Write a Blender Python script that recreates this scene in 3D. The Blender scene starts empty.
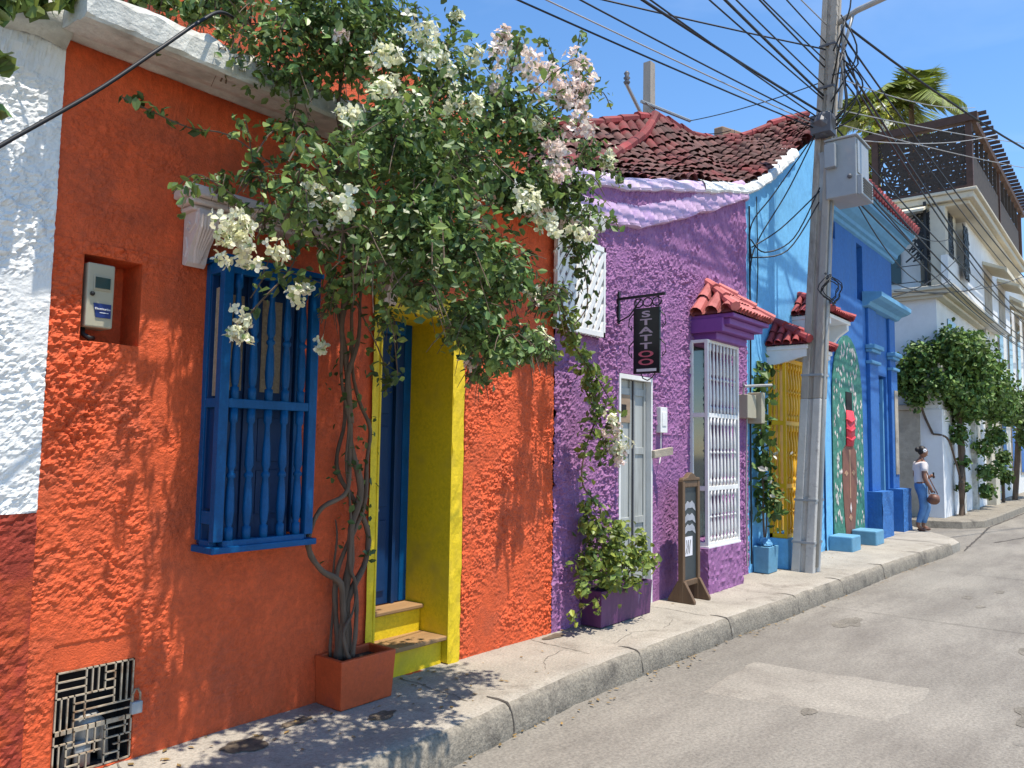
import bpy, bmesh, math, random
from mathutils import Vector, Matrix, noise
import numpy as np
R = math.radians
random.seed(7)
SC = bpy.context.scene
COL = SC.collection

# ------------------------------------------------------------------ camera
cd = bpy.data.cameras.new('camera'); cam = bpy.data.objects.new('camera', cd); COL.objects.link(cam)
cd.sensor_width = 36; cd.lens = 769/1024*36; cd.clip_end = 2000; cd.clip_start = 0.05
yaw, pit, rol = R(39.5), R(4.5), R(0.9)
fw = Vector((math.cos(yaw)*math.cos(pit), math.sin(yaw)*math.cos(pit), math.sin(pit)))
r0 = Vector((math.sin(yaw), -math.cos(yaw), 0)); u0 = r0.cross(fw)
rr = r0*math.cos(rol)+u0*math.sin(rol); uu = u0*math.cos(rol)-r0*math.sin(rol)
m = Matrix((rr, uu, -fw)).transposed().to_4x4(); m.translation = (0, 0, 1.78)
cam.matrix_world = m
SC.camera = cam
# ------------------------------------------------------------------ world, sun, exposure
SUN_EL, SUN_AZ = R(73.5), R(4)            # azimuth measured from the street side (-Y) towards +X
sd = Vector((math.sin(SUN_AZ)*math.cos(SUN_EL), -math.cos(SUN_AZ)*math.cos(SUN_EL), math.sin(SUN_EL)))
W = bpy.data.worlds.new('World'); SC.world = W; W.use_nodes = True
nt = W.node_tree; nt.nodes.clear()
sky = nt.nodes.new('ShaderNodeTexSky'); sky.sky_type = 'NISHITA'; sky.sun_disc = False
sky.sun_elevation = SUN_EL; sky.sun_rotation = math.atan2(sd.x, sd.y); sky.air_density = 1.0; sky.dust_density = 0.0; sky.ozone_density = 3.0
bg = nt.nodes.new('ShaderNodeBackground'); bg.inputs['Strength'].default_value = 0.15
hs = nt.nodes.new('ShaderNodeHueSaturation'); hs.inputs['Saturation'].default_value = 1.16; hs.inputs['Value'].default_value = 1.1
wo = nt.nodes.new('ShaderNodeOutputWorld')
tc = nt.nodes.new('ShaderNodeTexCoord'); mp = nt.nodes.new('ShaderNodeMapping'); mp.inputs['Scale'].default_value = (1.2, 1.2, 5)
cn = nt.nodes.new('ShaderNodeTexNoise'); cn.inputs['Scale'].default_value = 2.2; cn.inputs['Detail'].default_value = 7; cn.inputs['Distortion'].default_value = .6
cr = nt.nodes.new('ShaderNodeValToRGB'); cr.color_ramp.elements[0].position = .52; cr.color_ramp.elements[1].position = .85
cr.color_ramp.elements[1].color = (.12, .12, .12, 1)
mx = nt.nodes.new('ShaderNodeMixRGB'); mx.inputs[2].default_value = (7.5, 8, 8.6, 1)
L = nt.links.new
L(tc.outputs['Generated'], mp.inputs[0]); L(mp.outputs[0], cn.inputs['Vector']); L(cn.outputs['Fac'], cr.inputs[0])
L(cr.outputs[0], mx.inputs[0]); L(sky.outputs[0], hs.inputs['Color']); L(hs.outputs[0], mx.inputs[1]); L(mx.outputs[0], bg.inputs[0]); L(bg.outputs[0], wo.inputs[0])
sl = bpy.data.lights.new('sun', 'SUN'); sl.energy = 4.8; sl.angle = R(.53); sl.color = (1, .93, .82)
so = bpy.data.objects.new('sun', sl); COL.objects.link(so); so.rotation_euler = sd.to_track_quat('Z', 'Y').to_euler(); so.location = (5, -10, 20)
SC.view_settings.view_transform = 'Standard'; SC.view_settings.look = 'None'; SC.view_settings.exposure = 0.55; SC.view_settings.gamma = 1

# ------------------------------------------------------------------ materials
def mat(name, col, rough=.7, var=.15, vscale=3, bump=0, bscale=40, metal=0, spec=.4, col2=None, c2s=2, c2lo=.5, c2hi=.65, stretch=(1, 1, 1), bdist=.01, tint=False, transl=0, speck=0, sscale=140, chip=None, chs=9, chlo=.70):
    M = bpy.data.materials.new(name); M.use_nodes = True; t = M.node_tree; b = t.nodes['Principled BSDF']; l = t.links.new
    b.inputs['Roughness'].default_value = rough; b.inputs['Metallic'].default_value = metal; b.inputs['Specular IOR Level'].default_value = spec
    co = t.nodes.new('ShaderNodeTexCoord'); mp = t.nodes.new('ShaderNodeMapping'); mp.inputs['Scale'].default_value = stretch
    l(co.outputs['Object'], mp.inputs[0])
    n = t.nodes.new('ShaderNodeTexNoise'); n.inputs['Scale'].default_value = vscale; n.inputs['Detail'].default_value = 8; n.inputs['Roughness'].default_value = .65
    l(mp.outputs[0], n.inputs['Vector'])
    rp = t.nodes.new('ShaderNodeValToRGB'); rp.color_ramp.elements[0].position = .3; rp.color_ramp.elements[1].position = .7
    c = Vector(col)
    rp.color_ramp.elements[0].color = (*(c*(1-var)), 1); rp.color_ramp.elements[1].color = (*[min(1, x) for x in c*(1+var)], 1)
    l(n.outputs['Fac'], rp.inputs[0]); out = rp.outputs[0]
    if col2:
        n2 = t.nodes.new('ShaderNodeTexNoise'); n2.inputs['Scale'].default_value = c2s; n2.inputs['Detail'].default_value = 9; n2.inputs['Roughness'].default_value = .7
        l(mp.outputs[0], n2.inputs['Vector'])
        r2 = t.nodes.new('ShaderNodeValToRGB'); r2.color_ramp.elements[0].position = c2lo; r2.color_ramp.elements[1].position = c2hi
        l(n2.outputs['Fac'], r2.inputs[0])
        m2 = t.nodes.new('ShaderNodeMixRGB'); m2.inputs[2].default_value = (*col2, 1)
        l(r2.outputs[0], m2.inputs[0]); l(out, m2.inputs[1]); out = m2.outputs[0]
    if chip:
        n5 = t.nodes.new('ShaderNodeTexNoise'); n5.inputs['Scale'].default_value = chs; n5.inputs['Detail'].default_value = 10; n5.inputs['Roughness'].default_value = .72; l(mp.outputs[0], n5.inputs['Vector'])
        r5 = t.nodes.new('ShaderNodeValToRGB'); r5.color_ramp.elements[0].position = chlo; r5.color_ramp.elements[1].position = chlo+.02; l(n5.outputs['Fac'], r5.inputs[0])
        m5 = t.nodes.new('ShaderNodeMixRGB'); m5.inputs[2].default_value = (*chip, 1); l(r5.outputs[0], m5.inputs[0]); l(out, m5.inputs[1]); out = m5.outputs[0]
    if speck:
        n4 = t.nodes.new('ShaderNodeTexNoise'); n4.inputs['Scale'].default_value = sscale; n4.inputs['Detail'].default_value = 5; n4.inputs['Roughness'].default_value = .8
        l(co.outputs['Object'], n4.inputs['Vector']); r4 = t.nodes.new('ShaderNodeValToRGB'); r4.color_ramp.elements[0].position = .36; r4.color_ramp.elements[1].position = .62
        r4.color_ramp.elements[0].color = (1-speck, 1-speck, 1-speck, 1); r4.color_ramp.elements[1].color = (1+speck*.4, 1+speck*.4, 1+speck*.4, 1)
        l(n4.outputs['Fac'], r4.inputs[0]); m4 = t.nodes.new('ShaderNodeMixRGB'); m4.blend_type = 'MULTIPLY'; m4.inputs[0].default_value = 1
        l(out, m4.inputs[1]); l(r4.outputs[0], m4.inputs[2]); out = m4.outputs[0]
    if tint:
        a = t.nodes.new('ShaderNodeAttribute'); a.attribute_name = 'tint'
        m3 = t.nodes.new('ShaderNodeMixRGB'); m3.blend_type = 'MULTIPLY'; m3.inputs[0].default_value = 1
        l(out, m3.inputs[1]); l(a.outputs['Color'], m3.inputs[2]); out = m3.outputs[0]
    l(out, b.inputs['Base Color'])
    if bump:
        n3 = t.nodes.new('ShaderNodeTexNoise'); n3.inputs['Scale'].default_value = bscale; n3.inputs['Detail'].default_value = 6; n3.inputs['Roughness'].default_value = .6
        l(mp.outputs[0], n3.inputs['Vector'])
        bp = t.nodes.new('ShaderNodeBump'); bp.inputs['Strength'].default_value = bump; bp.inputs['Distance'].default_value = bdist
        l(n3.outputs['Fac'], bp.inputs['Height']); l(bp.outputs[0], b.inputs['Normal'])
    if transl:
        tr = t.nodes.new('ShaderNodeBsdfTranslucent'); ms = t.nodes.new('ShaderNodeMixShader'); ms.inputs[0].default_value = transl
        l(out, tr.inputs['Color']); l(b.outputs[0], ms.inputs[1]); l(tr.outputs[0], ms.inputs[2]); l(ms.outputs[0], t.nodes['Material Output'].inputs[0])
    M['tinted'] = bool(tint)
    return M
def glassy(name, col, rough=.1):
    return mat(name, col, rough, 0.05, spec=.6)
MT = {}
def defmats():
    d = MT
    d['orange'] = mat('orange_stucco', (.66, .100, .026), .7, .22, 5, 1, 110, col2=(.47, .085, .03), c2s=2.6, c2lo=.48, c2hi=.68, bdist=.006, chip=(.55, .36, .26), chs=7, chlo=.715, speck=.18, sscale=30)
    d['white_stucco'] = mat('white_stucco', (.74, .74, .72), .8, .08, 4, .6, 70, col2=(.55, .54, .5), c2s=6, c2lo=.6, c2hi=.75, bdist=.006)
    d['red_stucco'] = mat('dark_red_stucco', (.27, .032, .014), .75, .3, 5, .9, 90, col2=(.48, .075, .015), c2s=4, c2lo=.46, c2hi=.66, bdist=.006)
    d['purple'] = mat('purple_stucco', (.265, .11, .25), .75, .16, 5, .9, 60, col2=(.36, .17, .33), c2s=7, c2lo=.52, c2hi=.7, bdist=.006)
    d['purple_smooth'] = mat('purple_paint', (.20, .06, .26), .6, .12, 6, .3, 40, bdist=.004)
    d['purple_light'] = mat('faded_purple_plaster', (.50, .34, .50), .8, .12, 6, .6, 30, col2=(.4, .24, .5), c2s=3, c2lo=.52, c2hi=.68)
    d['yellow'] = mat('yellow_paint', (.74, .53, .010), .6, .12, 5, .5, 45, bdist=.006, col2=(.48, .34, .03), c2s=5, c2lo=.5, c2hi=.75, chip=(.5, .46, .36), chs=11, chlo=.70, speck=.15, sscale=40)
    d['blue_gloss'] = mat('blue_gloss_paint', (.001, .072, .215), .45, .2, 6, .3, 40, spec=.2, bdist=.003, chip=(.12, .2, .3), chs=16, chlo=.70, speck=.15, sscale=60)
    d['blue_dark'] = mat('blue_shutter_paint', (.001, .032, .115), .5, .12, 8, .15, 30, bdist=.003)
    d['sky_blue'] = mat('sky_blue_plaster', (.16, .46, .76), .75, .1, 3, .5, 18, speck=.12, sscale=14, chip=(.42, .55, .62), chs=6, chlo=.70, col2=(.12, .36, .64), c2s=2.5, c2lo=.54, c2hi=.68, stretch=(1, 1, .35))
    d['royal'] = mat('royal_blue_plaster', (.026, .14, .42), .7, .14, 2, .35, 15, speck=.16, sscale=12, chip=(.2, .3, .42), chs=6, chlo=.70, col2=(.034, .13, .32), c2s=2, c2lo=.52, c2hi=.7, stretch=(1, 1, .4))
    d['royal_rough'] = mat('rough_royal_blue_plaster', (.03, .15, .42), .7, .15, 6, 1, 25, bdist=.03)
    d['mid_blue'] = mat('pale_blue_moulding', (.13, .34, .54), .7, .1, 5, .3, 30)
    d['teal_block'] = mat('turquoise_block', (.12, .30, .44), .7, .15, 6, .5, 30)
    d['white'] = mat('white_paint', (.74, .73, .70), .6, .08, 6, .2, 30, bdist=.003)
    d['white_old'] = mat('weathered_white_render', (.60, .59, .53), .8, .14, 4, .8, 40, col2=(.30, .285, .25), c2s=5, c2lo=.50, c2hi=.70, speck=.15, sscale=40)
    d['cream'] = mat('cream_render', (.60, .54, .42), .75, .08, 4, .3, 40, col2=(.48, .43, .33), c2s=4, c2lo=.55, c2hi=.75)
    d['grey_white'] = mat('grey_white_render', (.78, .78, .77), .8, .06, 2, .2, 30, col2=(.66, .66, .64), c2s=1.2, c2lo=.52, c2hi=.75)
    d['stone'] = mat('pale_stone', (.42, .36, .28), .85, .2, 4, .7, 25, col2=(.28, .24, .19), c2s=3, c2lo=.5, c2hi=.7)
    d['corbel'] = mat('pale_pink_plaster', (.60, .50, .46), .7, .1, 6, .4, 40)
    d['concrete'] = mat('pavement_concrete', (.345, .31, .255), .85, .2, 1.6, .6, 60, col2=(.19, .165, .13), c2s=2.3, c2lo=.52, c2hi=.72, bdist=.006, speck=.3, sscale=60)
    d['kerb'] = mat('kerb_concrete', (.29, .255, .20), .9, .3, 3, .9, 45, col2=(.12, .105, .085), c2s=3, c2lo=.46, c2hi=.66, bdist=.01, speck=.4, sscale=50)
    d['road'] = mat('worn_road_concrete', (.245, .222, .186), .9, .2, 1.3, .7, 90, col2=(.175, .155, .13), c2s=1.5, c2lo=.44, c2hi=.66, bdist=.006, speck=.34, sscale=45, stretch=(.3, 1, 1))
    d['patch'] = mat('pale_concrete_patch', (.29, .262, .218), .9, .14, 2.5, .5, 90, bdist=.005, col2=(.23, .205, .17), c2s=1.6, c2lo=.5, c2hi=.64, speck=.35, sscale=45)
    d['crack'] = mat('crack_dirt', (.07, .06, .05), .95, .3, 8)
    d['stain'] = mat('brown_dirt_stain', (.13, .10, .068), .95, .35, 12, speck=.4, sscale=60)
    d['kerb_dark'] = mat('black_kerb_stain', (.12, .105, .085), .9, .4, 9, .6, 45, speck=.4, sscale=50)
    d['joint'] = mat('pavement_joint_dirt', (.15, .13, .105), .95, .3, 8)
    d['road_stain'] = mat('worn_oil_stain', (.19, .168, .135), .9, .3, 6, .6, 90, speck=.4, sscale=45)
    d['litter'] = mat('dead_leaf', (.22, .17, .10), .85, .3, 10, tint=True)
    d['purple_pale'] = mat('pale_lilac_plaster', (.58, .46, .58), .8, .14, 5, .7, 30, col2=(.44, .28, .50), c2s=3, c2lo=.5, c2hi=.68)
    d['pole'] = mat('pole_concrete', (.36, .32, .27), .85, .2, 3, .6, 30, col2=(.18, .15, .12), c2s=4, c2lo=.52, c2hi=.68, stretch=(1, 1, .3))
    d['pole_white'] = mat('whitewashed_concrete', (.52, .50, .46), .85, .12, 4, .5, 30, col2=(.30, .27, .24), c2s=6, c2lo=.57, c2hi=.7)
    d['steel'] = mat('grey_painted_steel', (.30, .32, .33), .45, .08, 4, .1, 20, col2=(.38, .35, .33), c2s=5, c2lo=.55, c2hi=.75)
    d['steel_dark'] = mat('dark_steel', (.10, .10, .11), .5, .15, 5)
    d['black'] = mat('black_cable', (.012, .012, .014), .5, .1, 5)
    d['pale_wire'] = mat('bare_grey_wire', (.32, .31, .30), .5, .1, 5)
    d['tile'] = mat('weathered_roof_tile', (.125, .058, .050), .85, .4, 3, .9, 25, col2=(.19, .03, .032), c2s=1.3, c2lo=.48, c2hi=.62, tint=True)
    d['tile_red'] = mat('red_ridge_tile', (.23, .03, .03), .75, .3, 4, .5, 25, tint=True, col2=(.16, .06, .05), c2s=3, c2lo=.55, c2hi=.7)
    d['tile_pink'] = mat('salmon_red_tile', (.50, .14, .125), .7, .2, 5, .4, 30, tint=True, col2=(.30, .06, .05), c2s=4, c2lo=.56, c2hi=.7)
    d['tile_dark'] = mat('crimson_tile', (.34, .05, .05), .7, .3, 5, .4, 30, tint=True)
    d['tile_white'] = mat('whitewashed_tile', (.70, .70, .67), .8, .12, 5, .5, 25, tint=True, col2=(.42, .42, .40), c2s=4, c2lo=.56, c2hi=.72)
    d['wood'] = mat('worn_brown_wood', (.13, .078, .042), .65, .25, 6, .4, 30, stretch=(1, 1, .15))
    d['tread'] = mat('worn_wooden_tread', (.28, .16, .07), .7, .3, 5, .4, 30, stretch=(.2, 1, 1))
    d['beam'] = mat('old_wood_beam', (.30, .21, .14), .8, .25, 6, .4, 20, stretch=(.3, 1, 1))
    d['door_grey'] = mat('silvered_door_wood', (.36, .37, .35), .7, .2, 5, .4, 25, stretch=(1, 1, .1), col2=(.2, .2, .18), c2s=4, c2lo=.52, c2hi=.7)
    d['ochre'] = mat('yellow_ochre_paint', (.80, .43, .008), .5, .12, 6, .15, 30)
    d['terracotta'] = mat('terracotta_paint', (.52, .085, .022), .6, .15, 4, .2, 30, col2=(.33, .06, .03), c2s=4, c2lo=.5, c2hi=.7, chip=(.40, .28, .2), chs=10, chlo=.69, speck=.15, sscale=40)
    d['purple_pot'] = mat('purple_planter_paint', (.10, .03, .10), .55, .2, 6, .2, 30, stretch=(1, 1, .2), col2=(.3, .2, .32), c2s=8, c2lo=.62, c2hi=.72)
    d['soil'] = mat('dry_soil', (.06, .04, .025), .95, .4, 20, 1, 60)
    d['bark'] = mat('grey_brown_bark', (.125, .085, .058), .9, .35, 8, .8, 60, stretch=(1, 1, .4))
    d['leaf'] = mat('bougainvillea_leaf', (.075, .13, .04), .44, .2, 6, spec=.45, tint=True, transl=.28)
    d['leaf_light'] = mat('fresh_green_leaf', (.10, .155, .04), .42, .2, 6, spec=.42, tint=True, transl=.32)
    d['leaf_dark'] = mat('glossy_leaf', (.07, .135, .035), .5, .2, 6, spec=.35, tint=True, transl=.2)
    d['palm'] = mat('palm_leaf', (.17, .23, .045), .45, .2, 6, spec=.5, tint=True, transl=.25)
    d['bract'] = mat('cream_bract', (.86, .85, .74), .6, .06, 6, tint=True, transl=.3)
    d['bract_pink'] = mat('pink_bract', (.88, .80, .75), .6, .08, 6, tint=True, transl=.3)
    d['meter'] = mat('beige_enclosure', (.40, .365, .265), .5, .05, 6)
    d['navy'] = mat('navy_label', (.01, .03, .15), .4, .05, 6)
    d['ink_white'] = mat('white_print', (.75, .76, .78), .5, .02, 6)
    d['dark'] = mat('dark_interior', (.012, .011, .012), .9, .2, 4)
    d['glass'] = glassy('dark_window_glass', (.02, .05, .05), .08)
    d['lace'] = mat('lace_curtain', (.33, .25, .17), .9, .3, 60)
    d['iron'] = mat('pale_painted_iron', (.40, .33, .24), .6, .3, 14, col2=(.22, .12, .06), c2s=12, c2lo=.5, c2hi=.65)
    d['black_iron'] = mat('black_iron', (.015, .015, .016), .5, .1, 5)
    d['sign_black'] = mat('black_sign_face', (.012, .014, .014), .3, .2, 8)
    d['letter'] = mat('dusty_pink_letter', (.45, .36, .42), .5, .1, 8)
    d['letter_red'] = mat('red_letter', (.55, .12, .16), .5, .1, 8)
    d['slate'] = mat('slate_board', (.035, .045, .05), .5, .2, 6)
    d['paper'] = mat('white_paper', (.72, .70, .72), .7, .04, 6)
    d['moustache'] = mat('grey_chalk', (.33, .34, .37), .7, .15, 10)
    d['green_mural'] = mat('green_mural_paint', (.035, .17, .12), .7, .25, 8, .2, 20, col2=(.07, .26, .19), c2s=14, c2lo=.48, c2hi=.6)
    d['mural_brown'] = mat('brown_mural_paint', (.19, .075, .05), .7, .2, 8)
    d['mural_tan'] = mat('tan_mural_paint', (.38, .22, .13), .7, .2, 8)
    d['mural_white'] = mat('pale_mural_paint', (.66, .58, .55), .7, .15, 12)
    d['red_cloth'] = mat('red_cloth', (.62, .045, .07), .7, .2, 8, .3, 15)
    d['mesh'] = mat('dark_lattice', (.055, .042, .034), .8, .3, 12)
    d['pergola'] = mat('dark_brown_timber', (.085, .045, .032), .7, .25, 6, .3, 20)
    d['awning'] = mat('cream_canvas', (.66, .60, .46), .8, .08, 5)
    d['skin'] = mat('brown_skin', (.24, .11, .065), .5, .08, 10)
    d['hair'] = mat('black_hair', (.012, .009, .008), .55, .2, 30)
    d['shirt'] = mat('white_blouse', (.74, .66, .62), .8, .06, 12)
    d['denim'] = mat('blue_denim', (.10, .22, .42), .8, .2, 8)
    d['leather'] = mat('brown_leather', (.17, .075, .045), .5, .15, 8)
    d['galv'] = mat('galvanised_pipe', (.34, .34, .33), .5, .15, 8, metal=.3)
defmats()

# ------------------------------------------------------------------ mesh builder
class MB:
    def __init__(s): s.v = []; s.f = []; s.c = None
    def add(s, vs, fs):
        o = len(s.v); s.v += [tuple(x) for x in vs]; s.f += [tuple(i+o for i in f) for f in fs]; return s
    def box(s, x0, x1, y0, y1, z0, z1):
        vs = [(x, y, z) for z in (z0, z1) for y in (y0, y1) for x in (x0, x1)]
        return s.add(vs, [(0, 2, 3, 1), (4, 5, 7, 6), (0, 1, 5, 4), (2, 6, 7, 3), (0, 4, 6, 2), (1, 3, 7, 5)])
    def hexa(s, b, t):   # bottom ring, top ring (same count)
        n = len(b); return s.add(list(b)+list(t), [tuple(range(n-1, -1, -1)), tuple(range(n, 2*n))]+[(i, (i+1) % n, n+(i+1) % n, n+i) for i in range(n)])
    def prism_y(s, poly, y0, y1):   # polygon in (x,z) extruded along y
        return s.hexa([(x, y0, z) for x, z in poly], [(x, y1, z) for x, z in poly])
    def prism_x(s, poly, x0, x1):   # polygon in (y,z) extruded along x
        return s.hexa([(x0, y, z) for y, z in poly], [(x1, y, z) for y, z in poly])
    def tube(s, pts, rad, n=6, closed=False, caps=True):
        pts = [Vector(p) for p in pts]; N = len(pts); vs = []; fs = []
        rads = rad if isinstance(rad, (list, tuple)) else [rad]*N
        up = Vector((0.13, .31, .94)).normalized()
        for i, p in enumerate(pts):
            a = pts[(i-1) % N] if closed or i > 0 else p; b = pts[(i+1) % N] if closed or i < N-1 else p
            t = (b-a).normalized() if (b-a).length > 1e-9 else Vector((0, 0, 1))
            x = t.cross(up); x = x.normalized() if x.length > 1e-3 else Vector((1, 0, 0)); y = t.cross(x)
            for k in range(n):
                an = 2*math.pi*k/n; vs.append(p+(x*math.cos(an)+y*math.sin(an))*rads[i])
        for i in range(N if closed else N-1):
            j = (i+1) % N
            for k in range(n): fs.append((i*n+k, i*n+(k+1) % n, j*n+(k+1) % n, j*n+k))
        if not closed and caps: fs += [tuple(range(n-1, -1, -1)), tuple((N-1)*n+k for k in range(n))]
        return s.add(vs, fs)
    def lathe(s, cx, cy, prof, n=10):   # prof: (r,z)
        vs = []; fs = []
        for r, z in prof:
            for k in range(n): a = 2*math.pi*k/n; vs.append((cx+r*math.cos(a), cy+r*math.sin(a), z))
        for i in range(len(prof)-1):
            for k in range(n): fs.append((i*n+k, i*n+(k+1) % n, (i+1)*n+(k+1) % n, (i+1)*n+k))
        fs += [tuple(range(n-1, -1, -1)), tuple((len(prof)-1)*n+k for k in range(n))]
        return s.add(vs, fs)
    def grid(s, P, nu, nv):
        o = [P(i, j) for j in range(nv+1) for i in range(nu+1)]
        w = nu+1
        return s.add(o, [(j*w+i, j*w+i+1, (j+1)*w+i+1, (j+1)*w+i) for j in range(nv) for i in range(nu)])
    def ell(s, c, r, nu=10, nv=7, jit=0):
        vs = []; fs = []
        for j in range(1, nv):
            th = math.pi*j/nv
            for i in range(nu):
                ph = 2*math.pi*i/nu; q = 1+random.uniform(-jit, jit)
                vs.append((c[0]+r[0]*q*math.sin(th)*math.cos(ph), c[1]+r[1]*q*math.sin(th)*math.sin(ph), c[2]+r[2]*q*math.cos(th)))
        vs += [(c[0], c[1], c[2]+r[2]), (c[0], c[1], c[2]-r[2])]
        t, b = len(vs)-2, len(vs)-1
        for j in range(nv-2):
            for i in range(nu): fs.append((j*nu+i, (j+1)*nu+i, (j+1)*nu+(i+1) % nu, j*nu+(i+1) % nu))
        for i in range(nu): fs.append((t, i, (i+1) % nu)); fs.append((b, (nv-2)*nu+(i+1) % nu, (nv-2)*nu+i))
        return s.add(vs, fs)
def origin(o):
    while o.parent: o = o.parent
    return Vector(o.location)
def obj(name, mb, m, parent=None, smooth=False, bevel=0, loc=None, label=None):
    me = bpy.data.meshes.new(name)
    off = origin(parent) if parent else Vector(loc or (0, 0, 0))
    me.from_pydata([(v[0]-off.x, v[1]-off.y, v[2]-off.z) for v in mb.v], [], mb.f); me.update()
    if mb.c is None and MT[m].get('tinted'): mb.c = [(1, 1, 1, 1)]*len(mb.v)
    if mb.c is not None:
        a = me.color_attributes.new('tint', 'FLOAT_COLOR', 'POINT')
        a.data.foreach_set('color', np.array(mb.c, dtype=np.float32).ravel())
    o = bpy.data.objects.new(name, me); COL.objects.link(o)
    me.materials.append(MT[m])
    if smooth: me.polygons.foreach_set('use_smooth', [True]*len(me.polygons))
    bm = bmesh.new(); bm.from_mesh(me); bmesh.ops.recalc_face_normals(bm, faces=bm.faces); bm.to_mesh(me); bm.free()
    if bevel:
        b = o.modifiers.new('bevel', 'BEVEL'); b.width = bevel; b.segments = 2; b.limit_method = 'ANGLE'; b.angle_limit = R(40)
    if parent: o.parent = parent
    else: o.location = off
    if label: o['label'] = label
    return o
def thing(name, label, cat, loc=(0, 0, 0), group=None):
    o = bpy.data.objects.new(name, None); COL.objects.link(o); o.location = loc; o.empty_display_size = .2
    return tag(o, label, cat, group)
def tag(o, label, cat, group=None):
    o['label'] = label; o['category'] = cat
    if group: o['group'] = group
    return o
def struct(name, mb, m, smooth=False, bevel=0):
    o = obj(name, mb, m, None, smooth, bevel); o['kind'] = 'structure'; return o
def bx(*a): return MB().box(*a)
def text_mesh(body, size, m, parent, name, ex, ey, loc, depth=.003, align='CENTER', sx=1, bold=0):
    cu = bpy.data.curves.new('t', 'FONT'); cu.body = body; cu.size = size; cu.extrude = depth; cu.offset = bold; cu.align_x = align; cu.align_y = 'CENTER'
    t = bpy.data.objects.new('t', cu); COL.objects.link(t)
    me = bpy.data.meshes.new_from_object(t.evaluated_get(bpy.context.evaluated_depsgraph_get()))
    bpy.data.objects.remove(t)
    ex, ey = Vector(ex), Vector(ey); ez = ex.cross(ey); off = origin(parent)
    for v in me.vertices: v.co = Vector(loc)-off+ex*v.co.x*sx+ey*v.co.y+ez*v.co.z
    me.materials.clear(); me.materials.append(MT[m])
    o = bpy.data.objects.new(name, me); COL.objects.link(o); o.parent = parent
    return o

# ------------------------------------------------------------------ wall with openings and real relief
def lines(a, b, d, extra):
    n = max(1, int(round((b-a)/d))); base = [a+(b-a)*i/n for i in range(n+1)]
    base = [q for q in base if all(abs(q-e) > d*.45 for e in extra) or q in (a, b)]
    return sorted(set(base+[e for e in extra if a < e < b]))
def wall(x0, x1, Y, z0, top, zc, holes, d, amp, depth_body=3.0, nt=12):
    mb = MB()
    xs = lines(x0, x1, d, [h[i] for h in holes for i in (0, 1)]); zs = lines(z0, zc, d, [h[i] for h in holes for i in (2, 3)])
    zt = [(zc, t/nt) for t in range(1, nt+1)]
    nx = len(xs); rows = [(z, None) for z in zs]+[(zc, t) for _, t in zt]
    def hz(x, r): return r[0] if r[1] is None else zc+(top(x)-zc)*r[1]
    onb = {}
    for r in rows:
        for x in xs:
            z = hz(x, r); k = 1
            for h in holes:
                if h[0]-1e-5 <= x <= h[1]+1e-5 and h[2]-1e-5 <= z <= h[3]+1e-5: k = 0
            mb.v.append((x, Y-(amp(x, z)*k if k else 0), z))
    for j in range(len(rows)-1):
        for i in range(nx-1):
            cx = (xs[i]+xs[i+1])/2; cz = (hz(cx, rows[j])+hz(cx, rows[j+1]))/2
            if any(h[0] < cx < h[1] and h[2] < cz < h[3] for h in holes): continue
            a = j*nx+i; mb.f.append((a, a+1, a+nx+1, a+nx))
    for hx0, hx1, hz0, hz1, dp in holes:
        y1 = Y+dp
        mb.add([(hx0, Y, hz0), (hx1, Y, hz0), (hx1, Y, hz1), (hx0, Y, hz1), (hx0, y1, hz0), (hx1, y1, hz0), (hx1, y1, hz1), (hx0, y1, hz1)],
               [(0, 1, 5, 4), (1, 2, 6, 5), (2, 3, 7, 6), (3, 0, 4, 7), (4, 5, 6, 7)])
    # sides and back of the house body
    yb = Y+depth_body
    for xx in (x0, x1):
        mb.add([(xx, Y, z0), (xx, yb, z0), (xx, yb, top(xx)), (xx, Y, top(xx))], [(0, 1, 2, 3)])
    mb.add([(x0, yb, z0), (x1, yb, z0), (x1, yb, top(x1)), (x0, yb, top(x0))], [(0, 1, 2, 3)])
    return mb
def N(x, z, s, o=0): return noise.noise(Vector((x*s, z*s, o)))
def rough(x, z, amp, s=20, o=0):
    k = max(.12, .8+1.25*N(x, z, 2.3, o+4)+.5*N(x, z, 7, o+6)); d = noise.voronoi(Vector((x*s+.5*N(x, z, s, o), z*s, o)))[0]
    return amp*(.3+k*(1.1*max(0, .62-d[0])+.5*N(x, z, s*.55, o+5)+.34*N(x, z, s*1.7, o+7)+.22*N(x, z, s*3.4, o+9)))

# ================================================================== SETTING
mb = MB(); mb.box(-60, 160, -60, 120, -.5, -.012); struct('ground', mb, 'road')
def road_z(x, y): return .012*N(x, y, .35, 3)+.004*N(x, y, 1.7, 8)-.006
mb = MB(); mb.grid(lambda i, j: (-8+i*.15, -7+j*.15, road_z(-8+i*.15, -7+j*.15)), 240, 71); struct('road', mb, 'road', True)
mb = MB(); mb.grid(lambda i, j: (27.9+i*1.0, -7+j*.6, road_z(27.9+i*1.0, -7+j*.6)-.004), 60, 20); struct('road', mb, 'road', True)
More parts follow.
